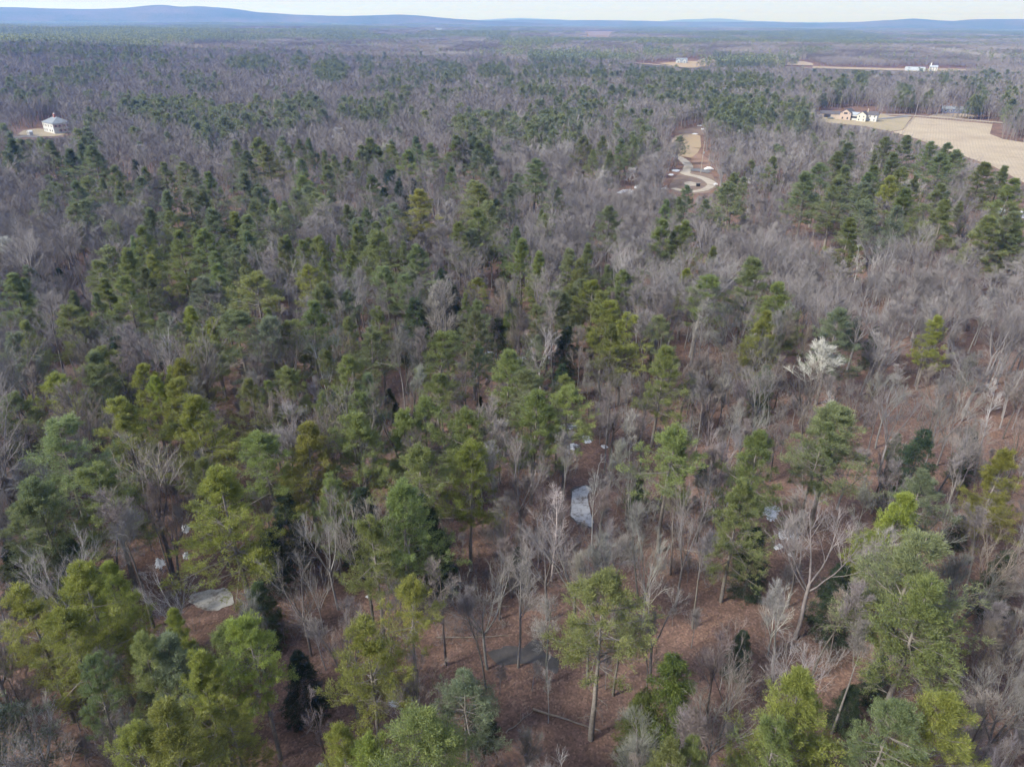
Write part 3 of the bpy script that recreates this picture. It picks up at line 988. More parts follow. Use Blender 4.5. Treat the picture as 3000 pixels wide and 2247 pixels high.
is_hem = ~is_pine & hem_ok & (d < 300) & (rng.random(len(x)) < np.interp(tx, [0, 1400, 1800, 3000], [.08, .08, .03, .03]))
h = np.where(is_pine, np.where(d > 270, rng.normal(14.6, 2.0, len(x)), rng.normal(17.0, 2.0, len(x))).clip(10, 22), h)
h = np.where(is_hem, rng.uniform(3.0, 9.5, len(x)), h)
s = fit_heights(x, y, h)
keep = (s > .3) & (far_enough(x, y, CXY, .36) | is_hem) & far_enough(x, y, HXY, .9)
for k, w in POOL_W.items():
    keep &= ~inside((w - w.mean(0)) * 1.15 + w.mean(0), x, y)
# thin the hardwoods where the photograph shows the floor of the wood, or what lies on it
bx, by, _ = project(np.stack([x, y, ground(x, y)], -1))
hx, hy, _ = project(np.stack([x, y, ground(x, y) + h * .75], -1))
thin = np.zeros(len(x))
for ex, ey, rx, ry, k in [(1500, 1830, 420, 330, .12), (1690, 1490, 70, 100, .6), (1530, 1900, 150, 90, .75), (630, 1770, 110, 70, .5), (2270, 1520, 80, 100, .75), 
                          (1650, 1280, 120, 50, .6), (1420, 1010, 180, 60, .6), (2680, 1250, 420, 420, .38), (2300, 1500, 300, 250, .3), (2350, 1900, 450, 330, .3), (1280, 970, 60, 40, .7), (460, 1640, 90, 70, .6), (900, 1750, 220, 150, .25)]:
    for qx, qy in ((bx, by), (hx, hy)):
        m = ((qx - ex) / rx) ** 2 + ((qy - ey) / ry) ** 2 < 1
        thin = np.where(m, np.maximum(thin, k), thin)
keep &= ~((rng.random(len(x)) < thin) & (d < 330))
# hardwoods do not crowd the sunny side of the pines that stand above them
tx, ty, _ = project(np.stack([x, y, ground(x, y) + h * .9], -1))
block_ = np.zeros(len(x), bool)
for px_, py_, w_, code_ in con:
    if code_[0] == 'p':
        block_ |= (((tx - px_) / (.55 * w_)) ** 2 + ((ty - py_ - .75 * w_) / (.85 * w_)) ** 2 < 1)
keep &= ~(block_ & ~is_pine & (rng.random(len(x)) < .72))
keep &= ~((rng.random(len(x)) < .10) & ~is_pine & (d < 400))
x, y, h, d, is_pine, is_hem = x[keep], y[keep], (h * s)[keep], d[keep], is_pine[keep], is_hem[keep]
print('wood', len(x), 'pines', is_pine.sum())

order = np.argsort(d)
bare_near = [i for i in order if not is_pine[i] and not is_hem[i]]
tpx, tpy, _ = project(np.stack([x, y, ground(x, y) + h], -1))
vis = (tpx > -40) & (tpx < PW + 40) & (tpy > -50) & (tpy < PH + 10)
bare_near = [i for i in bare_near if vis[i]][:300 - len(BARE_HERO)]
individual = np.zeros(len(x), bool)
individual[bare_near] = True
nh = 0
for i in order:
    if is_hem[i] and vis[i]:
        individual[i] = True
        tr, cr = HEMS[int(rng.integers(0, 4))]
        wm = h[i] * rng.uniform(.42, .62)
        c = rng.choice(['0', '0', '1'])
        tree('hemlock_tree', (tr, cr), (x[i], y[i], ground(x[i], y[i]) - .1), rng.uniform(0, 6.28), (wm / 6 * 1.25, wm / 6 * 1.25, h[i] / 12.0), jit(HEM_COL[c]), group='hemlocks and firs of the wood', look='young ' + HLOOK[c], noun='hemlock', pix=(tpx[i], tpy[i]))
        nh += 1
    elif is_hem[i]:
        individual[i] = True
n_pine_named = sum(1 for e in PENDING if e[2] == 'pine')
for i in order:
    if is_pine[i] and vis[i] and d[i] < 260 and n_pine_named < 300:
        individual[i] = True
        n_pine_named += 1
        c = rng.choice(['1', '2', '2', '3', '4'])
        tr, cr, cb = PINES[int(rng.integers(0, 9))]
        wm = h[i] * rng.uniform(.3, .42)
        tree('pine_tree', (tr, cr), (x[i], y[i], ground(x[i], y[i]) - .1), rng.uniform(0, 6.28), (wm / 7 * 1.2, wm / 7 * 1.2, h[i] / 18.0), jit(PINE_COL[c]), group='white pines of the wood', look=LOOK[c], noun='pine', pix=(tpx[i], tpy[i]))
print('young hemlocks', nh, 'named pines', n_pine_named)
for i in bare_near:
    kind = rng.choice(['maple', 'pole', 'pole', 'birch'], p=[.28, .33, .33, .06])
    u = rng.random()
    c = 'w' if (kind == 'birch' and u < .35) else ('l' if u < .15 else ('d' if u > .82 else ('b' if u > .55 else 'g')))
    rh, rw = REF[kind]
    m = BARES[kind][int(rng.integers(0, len(BARES[kind])))]
    k = h[i] / rh
    w = k * rng.uniform(.85, 1.2)
    tl = (rng.normal(0, .05), rng.normal(0, .05))
    tree('birch_tree' if kind == 'birch' else 'hardwood_tree', m, (x[i], y[i], ground(x[i], y[i]) - .15), rng.uniform(0, 6.28), (w, w, k), (lambda q: q)(jit(BARE_COL[c], .10)), None if c == 'w' else jit(tuple(v * .72 for v in BARE_COL[c]), .1), None, 'tree', 'bare hardwoods of the wood',
         {'w': 'white barked', 'l': 'light grey', 'g': 'grey', 'd': 'dark stemmed', 'b': 'brownish'}[c], 'birch' if kind == 'birch' else ('spreading hardwood' if kind == 'maple' else 'slender hardwood'), (tpx[i], tpy[i]), tl)

# labels: look + kind + the place it is nearest to, counted from the left among its like there
buckets = {}
for e, look, noun, px, py in PENDING:
    dd = ((MK - np.array([px, py])) ** 2).sum(1)
    place = MARKS[int(dd.argmin())][2]
    buckets.setdefault((look, noun, place), []).append((px, e))
for (look, noun, place), lst in buckets.items():
    lst.sort(key=lambda t: t[0])
    for i, (px, e) in enumerate(lst):
        if len(lst) == 1:
            e['label'] = '%s %s near %s' % (look, noun, place)
        else:
            e['label'] = '%s %s near %s, %s from left' % (look, noun, place, ordinal(i))


# ------------------------------------------------------------------ masses nobody could count: one object each, trees set out by geometry nodes
def mass(name, label, cat, protos, px, py, pz, rot, scl, idx):
    src = bpy.data.collections.new(name + '_sources')
    for i, (me, col) in enumerate(protos):
        o = bpy.data.objects.new('%s_source_%03d' % (name, i), me)
        o.color = (*col, 1)
        src.objects.link(o)
    n = len(px)
    me = bpy.data.meshes.new(name)
    me.vertices.add(n)
    me.vertices.foreach_set('co', np.stack([px, py, pz], -1).astype(np.float32).ravel())
    a = me.attributes.new('idx', 'INT', 'POINT')
    a.data.foreach_set('value', np.asarray(idx, np.int32))
    a = me.attributes.new('rot', 'FLOAT_VECTOR', 'POINT')
    a.data.foreach_set('vector', np.stack([np.zeros(n), np.zeros(n), rot], -1).astype(np.float32).ravel())
    a = me.attributes.new('scl', 'FLOAT_VECTOR', 'POINT')
    a.data.foreach_set('vector', np.asarray(scl, np.float32).ravel())
    o = obj(name, me)
    tag(o, label, cat, kind='stuff')
    g = bpy.data.node_groups.new(name, 'GeometryNodeTree')
    g.interface.new_socket('Geometry', in_out='INPUT', socket_type='NodeSocketGeometry')
    g.interface.new_socket('Geometry', in_out='OUTPUT', socket_type='NodeSocketGeometry')
    N, L = g.nodes, g.links
    gi, go = N.new('NodeGroupInput'), N.new('NodeGroupOutput')
    ci = N.new('GeometryNodeCollectionInfo')
    ci.inputs['Collection'].default_value = src
    ci.inputs['Separate Children'].default_value = True
    ci.inputs['Reset Children'].default_value = True
    ip = N.new('GeometryNodeInstanceOnPoints')
    ip.inputs['Pick Instance'].default_value = True
    for nm, ty, sock in (('idx', 'INT', 'Instance Index'), ('rot', 'FLOAT_VECTOR', 'Rotation'), ('scl', 'FLOAT_VECTOR', 'Scale')):
        na_ = N.new('GeometryNodeInputNamedAttribute')
        na_.data_type = ty
        na_.inputs['Name'].default_value = nm
        L.new(na_.outputs['Attribute'], ip.inputs[sock])
    L.new(gi.outputs[0], ip.inputs['Points'])
    L.new(ci.outputs[0], ip.inputs['Instance'])
    L.new(ip.outputs[0], go.inputs[0])
    md = o.modifiers.new('set out', 'NODES')
    md.node_group = g
    return o


def join2(a, b, name, m0, m1):
    """one mesh of a trunk collector and a crown collector"""
    mb = MB()
    for src, mi in ((a, 0), (b, 1)):
        off = mb.n
        mb.v += src.v
        mb.tint += src.tint
        mb.f += [f + off for f in src.f]
        mb.m += [np.full(len(f), mi, np.int32) for f in src.f]
        mb.n += src.n
    return mb.mesh(name, [m0, m1], False, True)


W = (1, 1, 1)
pine_mid = [(join2(*pine(18, cb, 7, layer=.7, nb=5, sec=5, tufts=4, blen=.36, bwid=.10, k=5, shape=sh), 'pine_mid', M_pinebark, M_needle_far), W) for cb, sh in ((.3, .85), (.4, .7), (.5, .6), (.25, 1.0))]
pine_far = [(join2(*pine(18, cb, 7, layer=.9, nb=6, tufts=6, blen=.62, bwid=.22, k=6, shape=sh, lod=1), 'pine_far', M_pinebark, M_needle_far), W) for cb, sh in ((.3, .85), (.38, .7), (.48, .6), (.25, 1.0), (.42, .8))]
bare_mid = [(join2(*bare(15, wd, kd, 1.3), 'bare_mid', M_bark_far, M_bark_far), W) for wd, kd in ((7.5, 'maple'), (4.6, 'pole'), (7, 'maple'), (5, 'pole'), (5.5, 'pole'), (7.5, 'maple'))]
bare_far = [(join2(*bare(15, wd, kd, 1.3, lod=1, tw=.028), 'bare_far', M_bark_far, M_bark_far), W) for wd, kd in ((7.5, 'maple'), (5, 'pole'), (7, 'maple'), (6, 'pole'), (5, 'pole'), (7.5, 'maple'), (6.5, 'aspen'))]

n0 = ~individual
for nm, sel, protos_near, protos_far, hh, ww, lab, cat in (
        ('pine_forest', n0 & is_pine, pine_mid, pine_far, 18.0, 1.25, 'dark green pines scattered in clumps through the farther woods', 'forest'),
        ('hardwood_forest', n0 & ~is_pine, bare_mid, bare_far, 15.0, 1.2, 'mass of leafless grey-purple hardwoods filling the farther woods', 'forest')):
    X, Y, Hh, D = x[sel], y[sel], h[sel], d[sel]
    if nm == 'pine_forest' and rest_pines:
        X = np.concatenate([X, [p[0][0] for p in rest_pines]])
        Y = np.concatenate([Y, [p[0][1] for p in rest_pines]])
        Hh = np.concatenate([Hh, [p[1] for p in rest_pines]])
        D = np.hypot(X, Y)
    n = len(X)
    nn, nf = len(protos_near), len(protos_far)
    idx = np.where(D < 330, rng.integers(0, nn, n), nn + rng.integers(0, nf, n))
    k = Hh / hh
    w = k * ww * rng.uniform(.85, 1.2, n)
    mass(nm, lab, cat, protos_near + protos_far, X, Y, ground(X, Y) - .15, rng.uniform(0, 6.28, n), np.stack([w, w, k], -1), idx)

# undergrowth: brush and saplings on the floor of the wood
sh = []
for i in range(10):
    mb = MB()
    if i < 6:
        shrub(rng.uniform(2.0, 4.2), int(rng.integers(12, 22)), mb)
    sticks(26, 3.4, mb)
    sh.append((mb.mesh('brush', M_bark_far), W))
for i in range(5):
    sh.append((join2(*bare(6.5, 2.6, 'pole', .8, tw=.011), 'sapling', M_bark_far, M_bark_far), W))
ux, uy = scatter(1.45, 30, 260)
keep = (rng.random(len(ux)) < .10 + .5 * (vnoise(ux, uy, 14, 21) > .55)) & far_enough(ux, uy, CXY[np.hypot(CXY[:, 0], CXY[:, 1]) < 300], .2)
keep &= fit_heights(ux, uy, np.full(len(ux), 2.0)) > .5
keep &= ~((rng.random(len(ux)) < .5) & (ux > 25) & (uy > 60))
for k, w in POOL_W.items():
    keep &= ~inside((w - w.mean(0)) * 1.2 + w.mean(0), ux, uy)
bx, by, _ = project(np.stack([ux, uy, ground(ux, uy)], -1))
for ex, ey, rx, ry in [(1690, 1500, 60, 80), (640, 1790, 80, 60), (2270, 1530, 70, 90)]:
    keep &= ((bx - ex) / rx) ** 2 + ((by - ey) / ry) ** 2 > 1
ux, uy = ux[keep], uy[keep]
n = len(ux)
k = rng.uniform(.35, .95, n)
mass('undergrowth', 'thin grey brush and saplings on the forest floor', 'brush', sh, ux, uy, ground(ux, uy) - .05, rng.uniform(0, 6.28, n), np.stack([k, k, k], -1), np.where(rng.random(n) < .22, rng.integers(10, 15, n), rng.integers(0, 10, n)))
print('brush', n)

# ------------------------------------------------------------------ the forest out to the hills, set out in blocks
def block(pf, n=95, size=62.0):
    mb = MB()
    g = int(math.sqrt(n)) + 1
    for i in range(g):
        for j in range(g):
            cx = (i + .5 + rng.uniform(-.4, .4)) / g * size - size / 2
            cy_ = (j + .5 + rng.uniform(-.4, .4)) / g * size - size / 2
            if rng.random() < pf:
                hh = rng.uniform(12, 20)
                m = 16
                t = rng.uniform(.3, 1, m)
                az = rng.uniform(0, 6.28, m)
                rad = (1.02 - t) * 4.2
                p = np.stack([cx + np.cos(az) * rad * .4, cy_ + np.sin(az) * rad * .4, t * hh], -1)
                blades(mb, p, np.stack([np.cos(az), np.sin(az), .5 * np.ones(m)], -1), 2.2, 1.5, 2, .5, .1, 1)
            else:
                hh = rng.uniform(9, 15)
                m = 9
                az = rng.uniform(0, 6.28, m)
                p = np.stack([np.full(m, cx), np.full(m, cy_), rng.uniform(.1, .5, m) * hh], -1)
                e = rng.uniform(.7, 1.4, m)
                dd = np.stack([np.cos(az) * np.cos(e), np.sin(az) * np.cos(e), np.sin(e)], -1)
                spikes(mb, p, dd, rng.uniform(.5, .8, m) * hh, np.full(m, .16), 0)
                az = rng.uniform(0, 6.28, 14)
                p = np.stack([cx + rng.normal(0, 1.2, 14), cy_ + rng.normal(0, 1.2, 14), rng.uniform(.45, .8, 14) * hh], -1)
                dd = np.stack([np.cos(az) * .7, np.sin(az) * .7, np.ones(14)], -1)
                spikes(mb, p, dd, rng.uniform(.2, .35, 14) * hh, np.full(14, .10), 0)
    return mb.mesh('forest_block', [M_bark_far, M_needle_far], False, True)


SH = [.0, .03, .06, .18, .4, .75, .95]
blocks = [(block(s_), W) for s_ in SH]
fx, fy = scatter(58.0, 1290, 9500, 43.0, .15)
tx, ty, _ = project(np.stack([fx, fy, ground(fx, fy) + 12], -1))
fd = np.hypot(fx, fy)
big = vnoise(fx, fy * .6, 340, 31)
small = vnoise(fx, fy, 130, 32)
want = np.clip((big * .6 + small * .4 - .52) * 4.0, 0, 1) * .7 + .0
want += .30 * sstep(300, -1400, fx + 0 * fy) * sstep(1300, 2200, fd) * (big > .4)
for ex, ey, rx, ry, k in THK:
    m = ((tx - ex) / rx) ** 2 + ((ty - ey) / ry) ** 2 < 1
    want = np.where(m & (fd < 2600), np.maximum(want, k), want)
idx = np.abs(np.array(SH)[None] - (want + rng.normal(0, .05, len(fx)))[:, None]).argmin(1)
s = fit_heights(fx, fy, np.full(len(fx), 13.0))
keep = s > .22
fx, fy, idx, s = fx[keep], fy[keep], idx[keep], s[keep]
n = len(fx)
mass('distant_forest', 'purple-grey and dark green forest rolling away to the blue hills', 'forest', blocks, fx, fy, ground(fx, fy) - .3, rng.integers(0, 4, n) * (math.pi / 2) + rng.normal(0, .1, n),
     np.stack([np.full(n, 1.03), np.full(n, 1.03), s * rng.uniform(.9, 1.1, n)], -1), idx)
print('blocks', n)

# ------------------------------------------------------------------ clearings, roads, water, snow
from mathutils.geometry import delaunay_2d_cdt


def sheet(name, wpoly, mat, lift, step, uvrot=0.0):
    """ground cover: a polygon of the place draped over the ground"""
    wpoly = np.asarray(wpoly, float)
    pts = []
    for a, b in zip(wpoly, np.roll(wpoly, -1, 0)):
        k = max(1, int(np.linalg.norm(b - a) / step))
        for t in range(k):
            pts.append(a + (b - a) * t / k)
    pts = np.array(pts)
    nb = len(pts)
    x0, y0 = pts.min(0)
    x1, y1 = pts.max(0)
    gx, gy = np.meshgrid(np.arange(x0 + step / 2, x1, step), np.arange(y0 + step / 2, y1, step))
    gx, gy = gx.ravel(), gy.ravel()
    m = inside(pts, gx, gy)
    allp = np.concatenate([pts, np.stack([gx[m], gy[m]], -1)])
    v, e, f, _, _, _ = delaunay_2d_cdt([Vector(p) for p in allp], [(i, (i + 1) % nb) for i in range(nb)], [list(range(nb))], 1, 1e-4)
    vv = np.array([[p.x, p.y] for p in v])
    z = ground(vv[:, 0], vv[:, 1]) + lift
    tri = np.array([list(t) for t in f if len(t) == 3])
    o = obj(name, MB().add(np.column_stack([vv, z]), tri).mesh(name, mat, True))
    return tag(o, kind='structure')


def smooth_line(p, k=8):
    p = np.asarray(p, float)
    q = np.concatenate([[2 * p[0] - p[1]], p, [2 * p[-1] - p[-2]]])
    out = []
    for i in range(1, len(q) - 2):
        for t in np.arange(k) / k:
            a, b, c, d_ = q[i - 1], q[i], q[i + 1], q[i + 2]
            out.append(.5 * (2 * b + (c - a) * t + (2 * a - 5 * b + 4 * c - d_) * t * t + (3 * b - a - 3 * c + d_) * t ** 3))
    out.append(p[-1])
    return np.array(out)


def ribbon(name, px, width, mat, lift):
    w = at(px[:, 0], px[:, 1])[:, :2]
    c = smooth_line(w)
    t = np.gradient(c, axis=0)
    t /= np.linalg.norm(t, axis=1, keepdims=True)
    nrm = np.stack([-t[:, 1], t[:, 0]], -1)
    rows = [c + nrm * s * (width / 2 + (rng.normal(0, .15, (len(c), 1)) if abs(s) == 1 else 0)) for s in (-1, 0, 1)]
    v = np.stack(rows, 1)
    z = ground(v[..., 0], v[..., 1]) + lift
    V = np.concatenate([v, z[..., None]], -1)
    n = len(c)
    i, j = np.meshgrid(np.arange(n - 1), np.arange(2), indexing='ij')
    q = np.stack([i * 3 + j, i * 3 + j + 1, (i + 1) * 3 + j + 1, (i + 1) * 3 + j], -1).reshape(-1, 4)
    return tag(obj(name, MB().add(V, q).mesh(name, mat, True)), kind='structure')


def patchy(name, cols, s1=.06, s2=.9, rough=.95, bump=.3):
    m, nt, ns, ls, b = new_mat(name)
    geo = ns.new('ShaderNodeNewGeometry')
    n1 = noise(ns, ls, s1, 5, .6, geo.outputs['Position'])
    n2 = noise(ns, ls, s2, 5, .75, geo.outputs['Position'])
    f = mixc(ns, ls, .45, n1.outputs[0], n2.outputs[0])
    k = len(cols)
    r = ramp(ns, ls, f, [(.32 + .36 * i / (k - 1), c) for i, c in enumerate(cols)])
    ls.new(r.outputs[0], b.inputs['Base Color'])
    setp(b, Roughness=rough)
    b.inputs['Specular IOR Level'].default_value = .15
    bp = ns.new('ShaderNodeBump')
    bp.inputs['Strength'].default_value = bump
    bp.inputs['Distance'].default_value = .1
    ls.new(n2.outputs[0], bp.inputs['Height'])
    ls.new(bp.outputs[0], b.inputs['Normal'])
    return m, ns, ls, b, r


M_grass = patchy('dormant_grass', [(.21, .16, .115), (.28, .215, .15), (.26, .215, .135)])[0]
M_lawn = patchy('pale_lawn', [(.20, .175, .12), (.26, .22, .155), (.29, .235, .175)])[0]
M_dirt = patchy('bare_earth', [(.10, .08, .07), (.16, .12, .10), (.22, .16, .13)])[0]
M_gravel = patchy('gravel', [(.22, .19, .16), (.31, .275, .235), (.37, .335, .29)], .2, 3.0)[0]
M_sand = patchy('sandy_ground', [(.19, .15, .115), (.26, .21, .16), (.30, .25, .20)])[0]
M_asphalt = patchy('asphalt', [(.10, .10, .105), (.14, .14, .15), (.17, .17, .175)], .2, 2.0, .85, .1)[0]
M_brown = patchy('needle_duff', [(.15, .095, .072), (.20, .13, .10), (.25, .175, .135)], .15, 1.5)[0]

# furrowed field: rows of last year's stalks run away from the camera
M_field, ns, ls, b_, r_ = patchy('stubble_field', [(.23, .185, .142), (.31, .258, .198), (.36, .31, .24)], .05, .6)
geo = ns.new('ShaderNodeNewGeometry')
mp = ns.new('ShaderNodeMapping')
mp.inputs['Rotation'].default_value = (0, 0, R_(28))
ls.new(geo.outputs['Position'], mp.inputs[0])
wv = ns.new('ShaderNodeTexWave')
wv.wave_type = 'BANDS'
wv.bands_direction = 'X'
wv.inputs['Scale'].default_value = .19
wv.inputs['Distortion'].default_value = .8
wv.inputs['Detail Scale'].default_value = .05
wv.inputs['Detail'].default_value = 1.0
ls.new(mp.outputs[0], wv.inputs['Vector'])
brk = noise(ns, ls, .25, 4, .7, geo.outputs['Position'])
msk = math_node(ns, ls, 'MULTIPLY', ramp(ns, ls, wv.outputs['Fac'], [(.62, (0, 0, 0)), (.9, (1, 1, 1))]).outputs[0], ramp(ns, ls, brk.outputs[0], [(.4, (.1,) * 3), (.62, (.8,) * 3)]).outputs[0])
ls.new(mixc(ns, ls, msk, r_.outputs[0], (.245, .20, .158)), b_.inputs['Base Color'])


def wp(poly):
    return at(poly[:, 0], poly[:, 1])[:, :2]


# the drive and its clearing
sheet('bare_ground', wp(zp(*Z1, '990 215 1090 180 1180 165 1330 118 1480 128 1430 200 1345 255 1250 232 1120 236')), M_dirt, .06, 4)
sheet('grass_clearing', wp(zp(*Z1, '890 480 930 370 1010 262 1120 232 1250 226 1335 262 1345 400 1300 480 1215 545 1100 525 1000 505')), M_grass, .06, 4)
sheet('duff_ground', wp(zp(*Z1, '1215 545 1300 480 1350 500 1440 560 1480 640 1440 690 1240 690 1230 620')), M_brown, .06, 4)
sheet('turnaround_ground', wp(zp(*Z1, '1000 800 1090 720 1200 720 1480 760 1540 850 1540 930 1430 1000 1200 1020 990 990 920 920')), M_dirt, .06, 3)
ribbon('gravel_drive', zp(*Z1, '760 462 890 490 980 515 1070 550 1140 600 1180 650 1165 705 1135 740 1190 766 1300 790 1400 822 1470 865 1500 900'), 4.6, M_gravel, .12)
ribbon('gravel_loop', zp(*Z1, '1480 905 1420 945 1320 975 1200 985 1080 968 985 940'), 3.4, M_gravel, .16)
sheet('paved_apron', wp(zp(*Z1, '1212 690 1300 683 1420 700 1480 728 1430 748 1300 722 1205 718')), M_asphalt, .18, 3)
sheet('gravel_pad', wp(zp(*Z1, '1130 862 1210 852 1300 880 1292 908 1180 914 1125 885')), M_gravel, .12, 3)
# the farm
sheet('stubble_field', wp(zp(*Z2, '1010 378 1115 252 1500 285 1900 322 1870 420 2000 470 2300 520 2700 560 2700 1150 2200 900 1900 740 1500 600 1150 470 900 400')), M_field, .06, 6)
sheet('lawn', wp(zp(*Z2, '160 262 180 215 420 205 700 205 880 240 1095 252 1003 375 880 396 600 340 170 300')), M_lawn, .06, 5)
ribbon('farm_road', zp(*Z2, '-300 190 160 205 500 212 880 228 1130 238 1500 265 1900 300 2300 335 2700 370'), 6.5, M_gravel, .14)
ribbon('farm_drive', zp(*Z2, '640 285 760 272 880 262 1000 248 1060 238'), 5.0, M_asphalt, .2)
sheet('lawn', wp(zp(2500, 250, 4.424, '1090 370 1480 370 1620 420 1240 430 960 405')), M_sand, .06, 6)
# the white house
sheet('lawn', wp(zp(*Z3, '420 640 600 530 950 490 1600 545 1620 650 1340 680 1000 680 780 655 560 650')), M_lawn, .06, 5)
ribbon('house_drive', zp(*Z3, '250 760 450 705 640 680 800 690 950 700'), 5.5, M_asphalt, .12)
# far clearings
sheet('far_field', wp(zp(*Z5, '880 402 1100 385 1240 380 1330 342 1400 352 1425 418 1240 438 1110 440')), M_grass, .6, 30)
ribbon('far_road', zp(*Z5, '640 398 800 412 960 426 1110 440 1300 446'), 14, M_sand, 1.0)
sheet('far_field', wp(zp(*Z6, '110 158 122 120 300 120 388 140 392 158')), M_sand, .6, 30)
sheet('far_field', wp(zp(*Z6, '390 163 1180 185 1180 204 700 190 380 180')), M_sand, .6, 30)
sheet('far_field', wp(zp(*Z6, '1180 184 1500 184 1800 192 1800 203 1450 212 1180 210')), M_sand, .6, 30)
sheet('far_field', wp(CLEARINGS['tan']), M_dirt, .6, 60)
sheet('far_field', wp(CLEARINGS['pale']), M_grass, .6, 60)

# pools
M_ice = patchy('grey_ice', [(.12, .10, .09), (.16, .14, .13), (.40, .40, .43), (.46, .465, .50), (.50, .505, .54)], .5, 2.2, .45, .08)[0]
M_ice2 = patchy('sandy_ice', [(.12, .10, .085), (.15, .13, .115), (.32, .31, .295), (.37, .36, .345), (.40, .39, .375)], .5, 2.4, .5, .1)[0]
M_water = patchy('dark_water', [(.05, .045, .044), (.075, .07, .07), (.11, .095, .088)], .4, 2.2, .3, .08)[0]


def wobble(w, k=3, amp=.08):
    """rounder, uneven shore from a few points"""
    c = w.mean(0)
    s = smooth_line(np.concatenate([w, w[:1]]), 6)[:-1]
    r = s - c
    n = len(s)
    ph = np.arange(n) / n * 2 * np.pi
    f = 1 + amp * sum(np.sin(ph * q + rng.uniform(0, 6)) / (1 + .2 * q) for q in range(4, 16)) * .5
    return c + r * f[:, None]


sheet('icy_pool', wobble((POOL_W['icy'] - POOL_W['icy'].mean(0)) * .95 + POOL_W['icy'].mean(0)), M_ice, .07, 1.0)
sheet('dark_pool', wobble((POOL_W['icy'] - POOL_W['icy'].mean(0)) * 1.05 + POOL_W['icy'].mean(0)), M_water, .045, 1.0)
sheet('icy_pool', wobble(POOL_W['sandy']), M_ice2, .07, 1.0)
sheet('dark_pool', wobble(POOL_W['dark']), M_water, .05, 1.0)

# snow that has not melted yet: x, y, half width, half height in the photograph, label
SNOW = [(1290, 970, 24, 12, 'bright snow patch between two hemlocks left of centre'), (1436, 1038, 24, 7, 'snow streak under the big pine left of centre'), (1524, 1052, 20, 6, 'short snow streak right of the longer one'),
        (1600, 1049, 14, 4, 'faint snow streak under pale maple'), (1605, 1269, 15, 6, 'small snow patch above the icy pool, leftmost'), (1664, 1250, 32, 9, 'snow patch above the icy pool, topmost'),
        (1720, 1287, 14, 13, 'snow patch above the icy pool, at the right'), (1680, 1309, 22, 10, 'snow patch above the icy pool, nearest to it'), (1771, 1309, 9, 6, 'tiny snow fleck right of the patches above the icy pool'),
        (2258, 1500, 30, 22, 'upper of the broken snow patches at right'), (2312, 1563, 34, 24, 'lower of the broken snow patches at right'), (2335, 1548, 10, 18, 'narrow snow strip beside the lower broken patch'), (2281, 1602, 12, 10, 'small snow lump below the broken patches'), (2318, 1624, 10, 7, 'last snow fleck below the broken patches'),
        (468, 1650, 17, 16, 'snow patch in the dark gap at lower left'), (546, 1628, 11, 11, 'small snow patch right of the one in the dark gap'), (545, 1548, 14, 14, 'faint snow patch behind grey hardwood at left'),
        (42, 1312, 30, 12, 'snow patch at the left edge'), (140, 1268, 9, 7, 'snow fleck near the left edge'), (322, 1312, 12, 8, 'snow fleck under the yellow pine at left'), (1080, 1748, 9, 4, 'snow fleck beside the pine trunk at lower left'),
        (1143, 2014, 9, 9, 'snow lump right of the yellow pine near the bottom'), (1157, 2060, 18, 13, 'dirty snow patch under fallen branches near the bottom'), (938, 2243, 13, 9, 'white snow lump at the bottom edge'),
        (2398, 418, 13, 9, 'snow patch in the woods below the farm'), (2928, 617, 20, 10, 'snow patch under trees at right below the field'), (2990, 628, 16, 12, 'snow patch at the right edge below the field'), (2700, 540, 4, 8, 'snow fleck between the pines before the field'),
        (1870, 549, 14, 7, 'wide end of the long snow strip'), (1838, 560, 22, 5, 'middle of the long snow strip'), (1815, 565, 10, 3, 'thin end of the long snow strip'),
        (1980, 500, 13, 4, 'snow bank left of the gravel drive'), (1966, 512, 8, 3, 'lower snow bank left of the gravel drive'), (1945, 553, 8, 3, 'snow fleck left of the turnaround'), (2095, 540, 8, 4, 'snow fleck right of the turnaround'),
        (1885, 437, 12, 3, 'snow fleck among the pines left of the drive'), (1868, 446, 6, 3, 'second snow fleck among the pines left of the drive'), (1915, 443, 5, 3, 'third snow fleck among the pines left of the drive'),
        (2050, 369, 8, 2, 'snow streak on the bare ground, upper left'), (2058, 379, 6, 2, 'snow streak on the bare ground, lower'), (2078, 373, 4, 2, 'snow streak on the bare ground, right'), (2036, 393, 10, 2, 'snow streak at the head of the grass')]
for px, py, rx, ry, lab in SNOW:
    rings, m_ = 8, 40
    an = np.arange(m_) / m_ * 2 * np.pi
    rg = 1 + sum(rng.normal(0, .22 / q) * np.cos(q * an + rng.uniform(0, 6)) for q in range(2, 8))
    V = []
    for i in range(rings + 1):
        f = i / rings
        V.append(at(px + rx * 1.15 * np.cos(an) * rg * f, py + ry * 1.15 * np.sin(an) * rg * f) + np.array([0, 0, 1]) * (.20 - .32 * f ** 2.0 + rng.normal(0, .07, m_))[:, None])
    V = np.array(V)
    i, j = np.meshgrid(np.arange(rings), np.arange(m_), indexing='ij')
    q_ = np.stack([i * m_ + j, i * m_ + (j + 1) % m_, (i + 1) * m_ + (j + 1) % m_, (i + 1) * m_ + j], -1).reshape(-1, 4)
    tag(obj('snow_patch', MB().add(V, q_[:, ::-1]).mesh('snow_patch', M_snow, True)), lab, 'snow', 'leftover snow')

